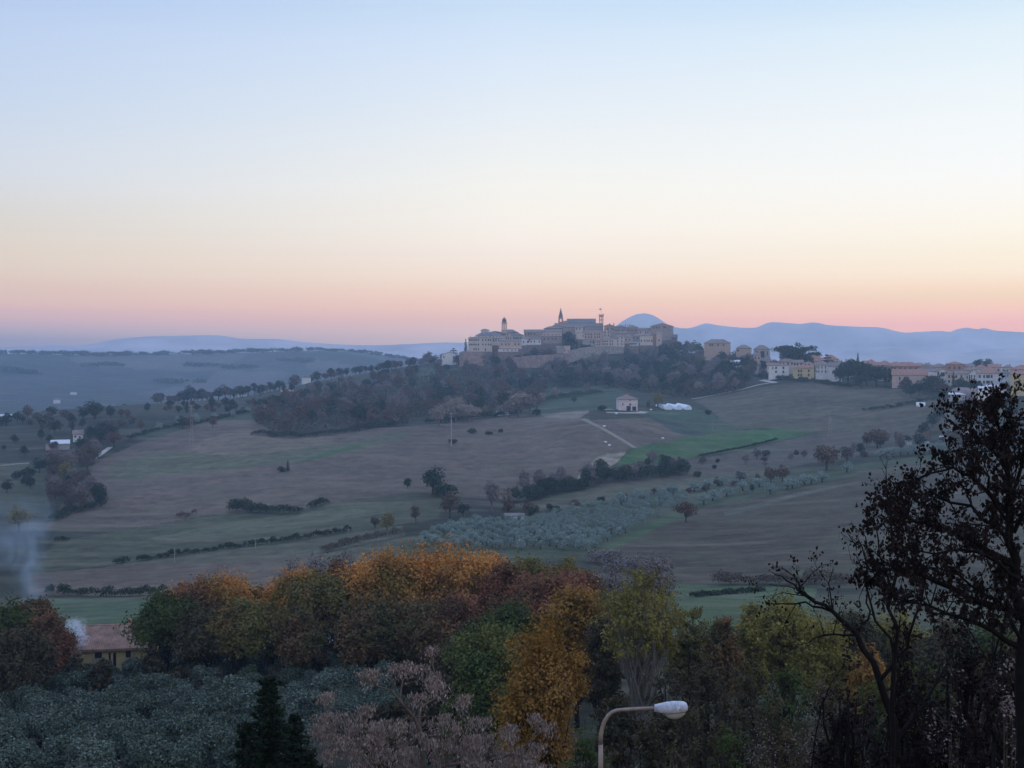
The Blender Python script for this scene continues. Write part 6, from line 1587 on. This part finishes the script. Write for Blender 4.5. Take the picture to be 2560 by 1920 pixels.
traced_tree('leaning_tree', "dark tree whose leaning bare bough fans out over the yellow crowns", 27, [
 ([(1955,1720),(1935,1600),(1900,1470),(1852,1372),(1800,1322),(1742,1288)], .105, .032, 0),
 ([(1742,1288),(1700,1255),(1665,1234)], .03, .006, .3),
 ([(1742,1288),(1715,1245),(1690,1226)], .022, .005, -.3),
 ([(1800,1322),(1740,1300),(1690,1304),(1655,1302)], .03, .006, .5),
 ([(1760,1296),(1720,1272),(1662,1262)], .022, .005, -.5),
 ([(1852,1372),(1780,1372),(1730,1392)], .03, .006, .8),
 ([(1800,1322),(1790,1260),(1800,1225)], .02, .005, .2),
 ([(1900,1470),(1960,1400),(1990,1300),(2010,1220)], .05, .010, -.8),
 ([(1852,1372),(1880,1320),(1870,1250),(1850,1200)], .03, .008, .6),
 ([(1935,1600),(2020,1480),(2060,1380)], .05, .01, .9),
 ([(1742,1288),(1690,1280),(1630,1290)], .014, .004, -.2),
], 'blackish', BLK, 8, twig_len=(.3, .8), twigs=2.0, leaf=.075, per=2, spread=.05, bare_from=99)
traced_tree('sapling', "thin upright leafless sapling left of the black-leaved tree", 24, [
 ([(1925,1720),(1932,1420),(1934,1250),(1925,1130),(1914,1014)], .055, .006, 0),
 ([(1934,1300),(1900,1200),(1890,1076)], .03, .005, .2), ([(1900,1230),(1870,1160),(1848,1140)], .016, .004, .2), ([(1925,1130),(1935,1060),(1942,1040)], .012, .003, .1),
 ([(1932,1420),(1880,1300),(1862,1180),(1840,1170)], .03, .005, -.3), ([(1934,1250),(1960,1190),(1985,1120)], .02, .005, -.2),
], 'blackish', BLK, 12, twig_len=(.15, .4), twigs=4, leaf=.06, per=1, spread=.04, leafy=False)
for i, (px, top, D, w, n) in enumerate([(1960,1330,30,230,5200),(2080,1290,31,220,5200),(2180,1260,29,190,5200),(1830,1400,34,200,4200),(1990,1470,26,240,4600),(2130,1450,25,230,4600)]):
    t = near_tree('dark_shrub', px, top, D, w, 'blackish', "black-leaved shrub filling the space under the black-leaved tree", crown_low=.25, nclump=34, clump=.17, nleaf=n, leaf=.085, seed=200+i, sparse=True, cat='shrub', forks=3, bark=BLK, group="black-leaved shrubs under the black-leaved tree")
for i, (px, top, D, w) in enumerate([(1760,1470,40,170),(1900,1500,30,160),(2060,1420,28,170),(2190,1390,27,130),(1640,1540,42,150)]):
    near_tree('bare_shrub', px, top, D, w, 'bare', "leafless shrub of pale tangled twigs in the lower right thicket", crown_low=.1, nclump=26, clump=.2, nleaf=300, leaf=.05, seed=300+i, sparse=True, cat='shrub', forks=4, bark=BARK, twig_m=10, trunk_r=.035, group="pale leafless shrubs of the lower right thicket")
# ---- street lamp
def street_lamp():
    D = 23.0; k = .3229 * D / F
    P6 = lambda cx, cy: at(1123.3 + cx * .3229, 1123.3 + cy * .3229, D)
    top = P6(540, 1659); g = np.array((top[0], top[1], float(H(top[0], top[1]))))
    t = empty('street_lamp', g, -math.atan2(top[0], top[1])); tag(t, "street lamp with a curved rusty arm and a pale oblong head", 'street lamp')
    Z = lambda cy: float(P6(540, cy)[2] - g[2])
    X = lambda cx: (cx - 540) * k
    galv = plain("lamp_pole_metal", (.21,.165,.14), .6, .3, 6, .4)
    mb = MB(); mb.lathe([(.12, -.2), (.12, .9), (.075, 1.0), (.062, Z(1800))], 12); mb.tube([(0,0,Z(1800)), (0,0,Z(1500))], [.050, .042], 12); mb.build('pole', galv, t, True)
    pts = [(X(538), 0, Z(1500)), (X(541), 0, Z(1440)), (X(550), 0, Z(1390)), (X(566), 0, Z(1345)), (X(588), 0, Z(1308)), (X(615), 0, Z(1284)), (X(645), 0, Z(1271)), (X(690), 0, Z(1266)), (X(780), 0, Z(1258)), (X(905), 0, Z(1250))]
    mb = MB(); mb.tube(pts, [.042,.041,.040,.038,.036,.035,.034,.034,.033,.032], 12); mb.build('arm', galv, t, True)
    # head: lofted housing
    sec = [(898,1229,1272,.045),(905,1226,1274,.055),(940,1219,1279,.085),(980,1210,1283,.12),(1020,1205,1281,.145),(1060,1205,1274,.155),(1095,1207,1266,.145),(1112,1216,1260,.11),(1119,1230,1257,.07)]
    mb = MB(); n = 14
    for cx, t0, b0, w in sec:
        zc, hz = (Z(t0)+Z(b0))/2, (Z(t0)-Z(b0))/2
        for i in range(n):
            an = 2*math.pi*i/n; c, s_ = math.cos(an), math.sin(an)
            mb.v.append((X(cx), w*math.copysign(abs(c)**.7, c), zc + hz*math.copysign(abs(s_)**(.8 if s_ > 0 else .45), s_)))
    for j in range(len(sec)-1):
        for i in range(n): a_, b_ = j*n+i, j*n+(i+1)%n; mb.f.append((a_, b_, b_+n, a_+n))
    mb.f.append(tuple(range(n))[::-1]); mb.f.append(tuple((len(sec)-1)*n+i for i in range(n)))
    hd = mb.build('lamp_head', plain("lamp_housing", (.38,.40,.46), .5, .45, 9, .4), t, True)
    mb = MB(); mb.box(X(1060), -.155, Z(1250), X(1068), .155, Z(1240)); mb.build('clip', galv, hd)
    mb = MB(); mb.box(X(1000), -.004, Z(1206)-.002, X(1006), .004, Z(1204)); mb.build('seam', galv, hd)
    # clear bowl hanging under the housing
    m, tt, o = new_mat("lamp_bowl"); b = tt.nodes.new("ShaderNodeBsdfPrincipled"); b.inputs["Base Color"].default_value = (.42,.40,.37,1); b.inputs["Roughness"].default_value = .25; b.inputs["Alpha"].default_value = .82; tt.links.new(b.outputs[0], o.inputs[0])
    mb = MB(); cxm = 1036; n1, n2 = 14, 7
    for j in range(n2 + 1):
        ph = math.pi/2 * j / n2
        for i in range(n1):
            an = 2*math.pi*i/n1; mb.v.append((X(cxm) + math.cos(ph)*math.cos(an)*72*k, math.cos(ph)*math.sin(an)*.115, Z(1275) + .01 - math.sin(ph)*50*k - math.cos(an)*math.cos(ph)*(-6)*k))
    for j in range(n2):
        for i in range(n1): a_, b_ = j*n1+i, j*n1+(i+1)%n1; mb.f.append((a_, b_, b_+n1, a_+n1))
    mb.build('lamp_bowl', m, t, True)
    mb = MB(); mb.quad((X(955),-.10,Z(1287)),(X(1100),-.13,Z(1262)),(X(1100),-.15,Z(1258)),(X(950),-.11,Z(1280))); mb.quad((X(955),.10,Z(1287)),(X(950),.11,Z(1280)),(X(1100),.15,Z(1258)),(X(1100),.13,Z(1262))); mb.box(X(905), -.03, Z(1276), X(985), .03, Z(1268)); mb.build('bracket', galv, hd)
street_lamp()
# ---- the tiled farmhouse at the left of the grove
RM['farm'] = roof_mat("roof_tile_farm", (.27,.165,.12), 1.9)
fh = house(C4, 470, 875, 985, 1075, 182, "farmhouse with a weathered tiled roof and ochre walls left of the autumn grove", 'side', 890, 'yellow', 'farm', wins=[(575,1012,1.0,.8),(735,1012,.7,.9)], depth=8.5, yaw=-.16, name='farmhouse', cat='farmhouse', snap=False, over=.6, doors=[(650,1060,1.0,2.0)])
for i, x in enumerate((-3.1, -.6, 2.2)):
    mb = MB(); mb.box(x-.16, -.22, -1.5, x+.16, -.01, 3.0); mb.build('pilaster', WM['ochre'], fh)
rf = [c for c in fh.children if c.name.startswith('roof')][0]
rz_ = max(v.co.z for v in rf.data.vertices)
# rows of round tiles, one ridge per column
ys = [v.co.y for v in rf.data.vertices]; zs = [v.co.z for v in rf.data.vertices]; xs_ = [v.co.x for v in rf.data.vertices]
y0, ym = min(ys), (min(ys)+max(ys))/2; z0 = min(z for y, z in zip(ys, zs) if y < y0 + .01) + .24; mb = MB(); x = min(xs_) + .12
while x < max(xs_) - .05:
    mb.tube([(x, y0 - .05, z0 + .02), (x + random.uniform(-.02,.02), (y0+ym)/2, (z0+rz_)/2 + .02 + random.uniform(-.015,.015)), (x, ym, rz_ + .02)], .085, 6); x += .25
mb.tube([(min(xs_), ym, rz_+.06), (max(xs_), ym, rz_+.06)], .13, 8)
mb.build('roof_tiles', RM['farm'], rf)
co = obj('chimney', CHIM_ME, rf); co.location = (1.0, ym + .8, rz_ - .1); co.scale = (.7, .7, .6)
co = obj('chimney', CHIM_ME, rf); co.location = (min(xs_) + .9, y0 + 1.2, rz_ - 1.2); co.scale = (.6, .6, .6)
mb = MB(); mb.lathe([(.02,0),(.25,.06),(.38,.16),(.36,.17),(.22,.09),(.02,.03)], 14); sd = mb.build('satellite_dish', WM['white'], rf, True); sd.location = (max(xs_) - .5, ym - .5, rz_ + .5); sd.rotation_euler = (1.2, .3, 0)
mb = MB(); mb.tube([(max(xs_)-.5, ym-.4, rz_-.3), (max(xs_)-.5, ym-.4, rz_+.5)], .03, 5); mb.build('mast', BARK_G, rf)
# overhead cable running to the farmhouse
a0, a1 = at(-60, 1428, 150), np.array(fh.matrix_basis @ __import__('mathutils').Vector((-3.6, .5, 2.6)))
mb = MB(); mb.tube([a0 + (a1 - a0)*i/16 - np.array((0, 0, 1.1*math.sin(math.pi*i/16))) - a0 for i in range(17)], .018, 4); cb = mb.build('overhead_cable', BARK_G); cb.location = a0; tag(cb, "thin overhead cable coming in from the left edge to the farmhouse", 'cable')
# ---- smoke
def smoke(name, label, prof, dens, col, nscale, sides=18, wob=.0, seed=0, thr=(.38,.7), drift=.25):
    """prof: (px, py, D, radius m) from bottom to top; a closed tube of air with uneven density"""
    pts = [at(px, py, D) for px, py, D, r in prof]; o0 = np.array(pts[0]); mb = MB()
    mb.tube([p - o0 for p in pts], [r for *_, r in prof], sides)
    m, t, o = new_mat(name + "_air")
    v = t.nodes.new("ShaderNodeVolumePrincipled"); v.inputs["Color"].default_value = col; v.inputs["Anisotropy"].default_value = .3
    tc = t.nodes.new("ShaderNodeTexCoord"); n = t.nodes.new("ShaderNodeTexNoise"); n.inputs["Scale"].default_value = nscale; n.inputs["Detail"].default_value = 6; n.inputs["Distortion"].default_value = 1.1
    t.links.new(tc.outputs["Object"], n.inputs[0])
    r = t.nodes.new("ShaderNodeMapRange"); t.links.new(n.outputs[0], r.inputs[0]); r.inputs[1].default_value = thr[0]; r.inputs[2].default_value = thr[1]; r.inputs[3].default_value = 0; r.inputs[4].default_value = dens
    # thin out with distance from the axis (object space, axis given by the two ends)
    sx = t.nodes.new("ShaderNodeSeparateXYZ"); t.links.new(tc.outputs["Generated"], sx.inputs[0])
    def mth(op, a, b=None, cl=False):
        q = t.nodes.new("ShaderNodeMath"); q.operation = op; q.use_clamp = cl
        for i, w in enumerate((a, b)):
            if w is None: continue
            if isinstance(w, (int, float)): q.inputs[i].default_value = w
            else: t.links.new(w, q.inputs[i])
        return q.outputs[0]
    dx = mth('MULTIPLY', mth('SUBTRACT', sx.outputs[0], .5), 2.0); dy = mth('MULTIPLY', mth('SUBTRACT', sx.outputs[1], .5), 2.0)
    sw = t.nodes.new("ShaderNodeTexNoise"); sw.inputs["Scale"].default_value = nscale * .6; t.links.new(tc.outputs["Object"], sw.inputs[0])
    dx = mth('ADD', dx, mth('MULTIPLY', mth('SUBTRACT', sw.outputs[0], .5), 1.3)); dx = mth('ADD', dx, mth('MULTIPLY', mth('SUBTRACT', sx.outputs[2], .25), drift))
    rad = mth('ADD', mth('MULTIPLY', dx, dx), mth('MULTIPLY', dy, dy)); rad = mth('DIVIDE', rad, mth('ADD', mth('MULTIPLY', sx.outputs[2], .62), .12)); f = mth('SUBTRACT', 1.0, rad, True)
    zt = mth('SUBTRACT', 1.0, mth('POWER', sx.outputs[2], 3.0), True)
    t.links.new(mth('MULTIPLY', mth('MULTIPLY', r.outputs[0], f), zt), v.inputs["Density"]); t.links.new(v.outputs[0], o.inputs["Volume"])
    ob = mb.build(name, m); ob.location = o0; tag(ob, label, 'smoke', kind='stuff'); return ob
smoke('bonfire_smoke', "tall thin column of blue smoke rising at the left edge", [(55,1310,266,10.0),(55,1070,266,10.0)], .10, (.62,.80,1.0,1), .14, thr=(.40,.66))
smoke('chimney_smoke', "dense white smoke puffing from the farmhouse chimney", [(176,1396,181,1.9),(170,1334,181,1.9)], 2.6, (.88,.92,1.0,1), 2.0, thr=(.46,.62), drift=.7)
smoke('chimney_smoke', "thinner drifting veil of smoke left of the dense white puff", [(160,1392,184,1.0),(146,1378,184,2.0),(136,1362,184,2.4),(130,1346,184,2.0)], .5, (.80,.88,1.0,1), .8)
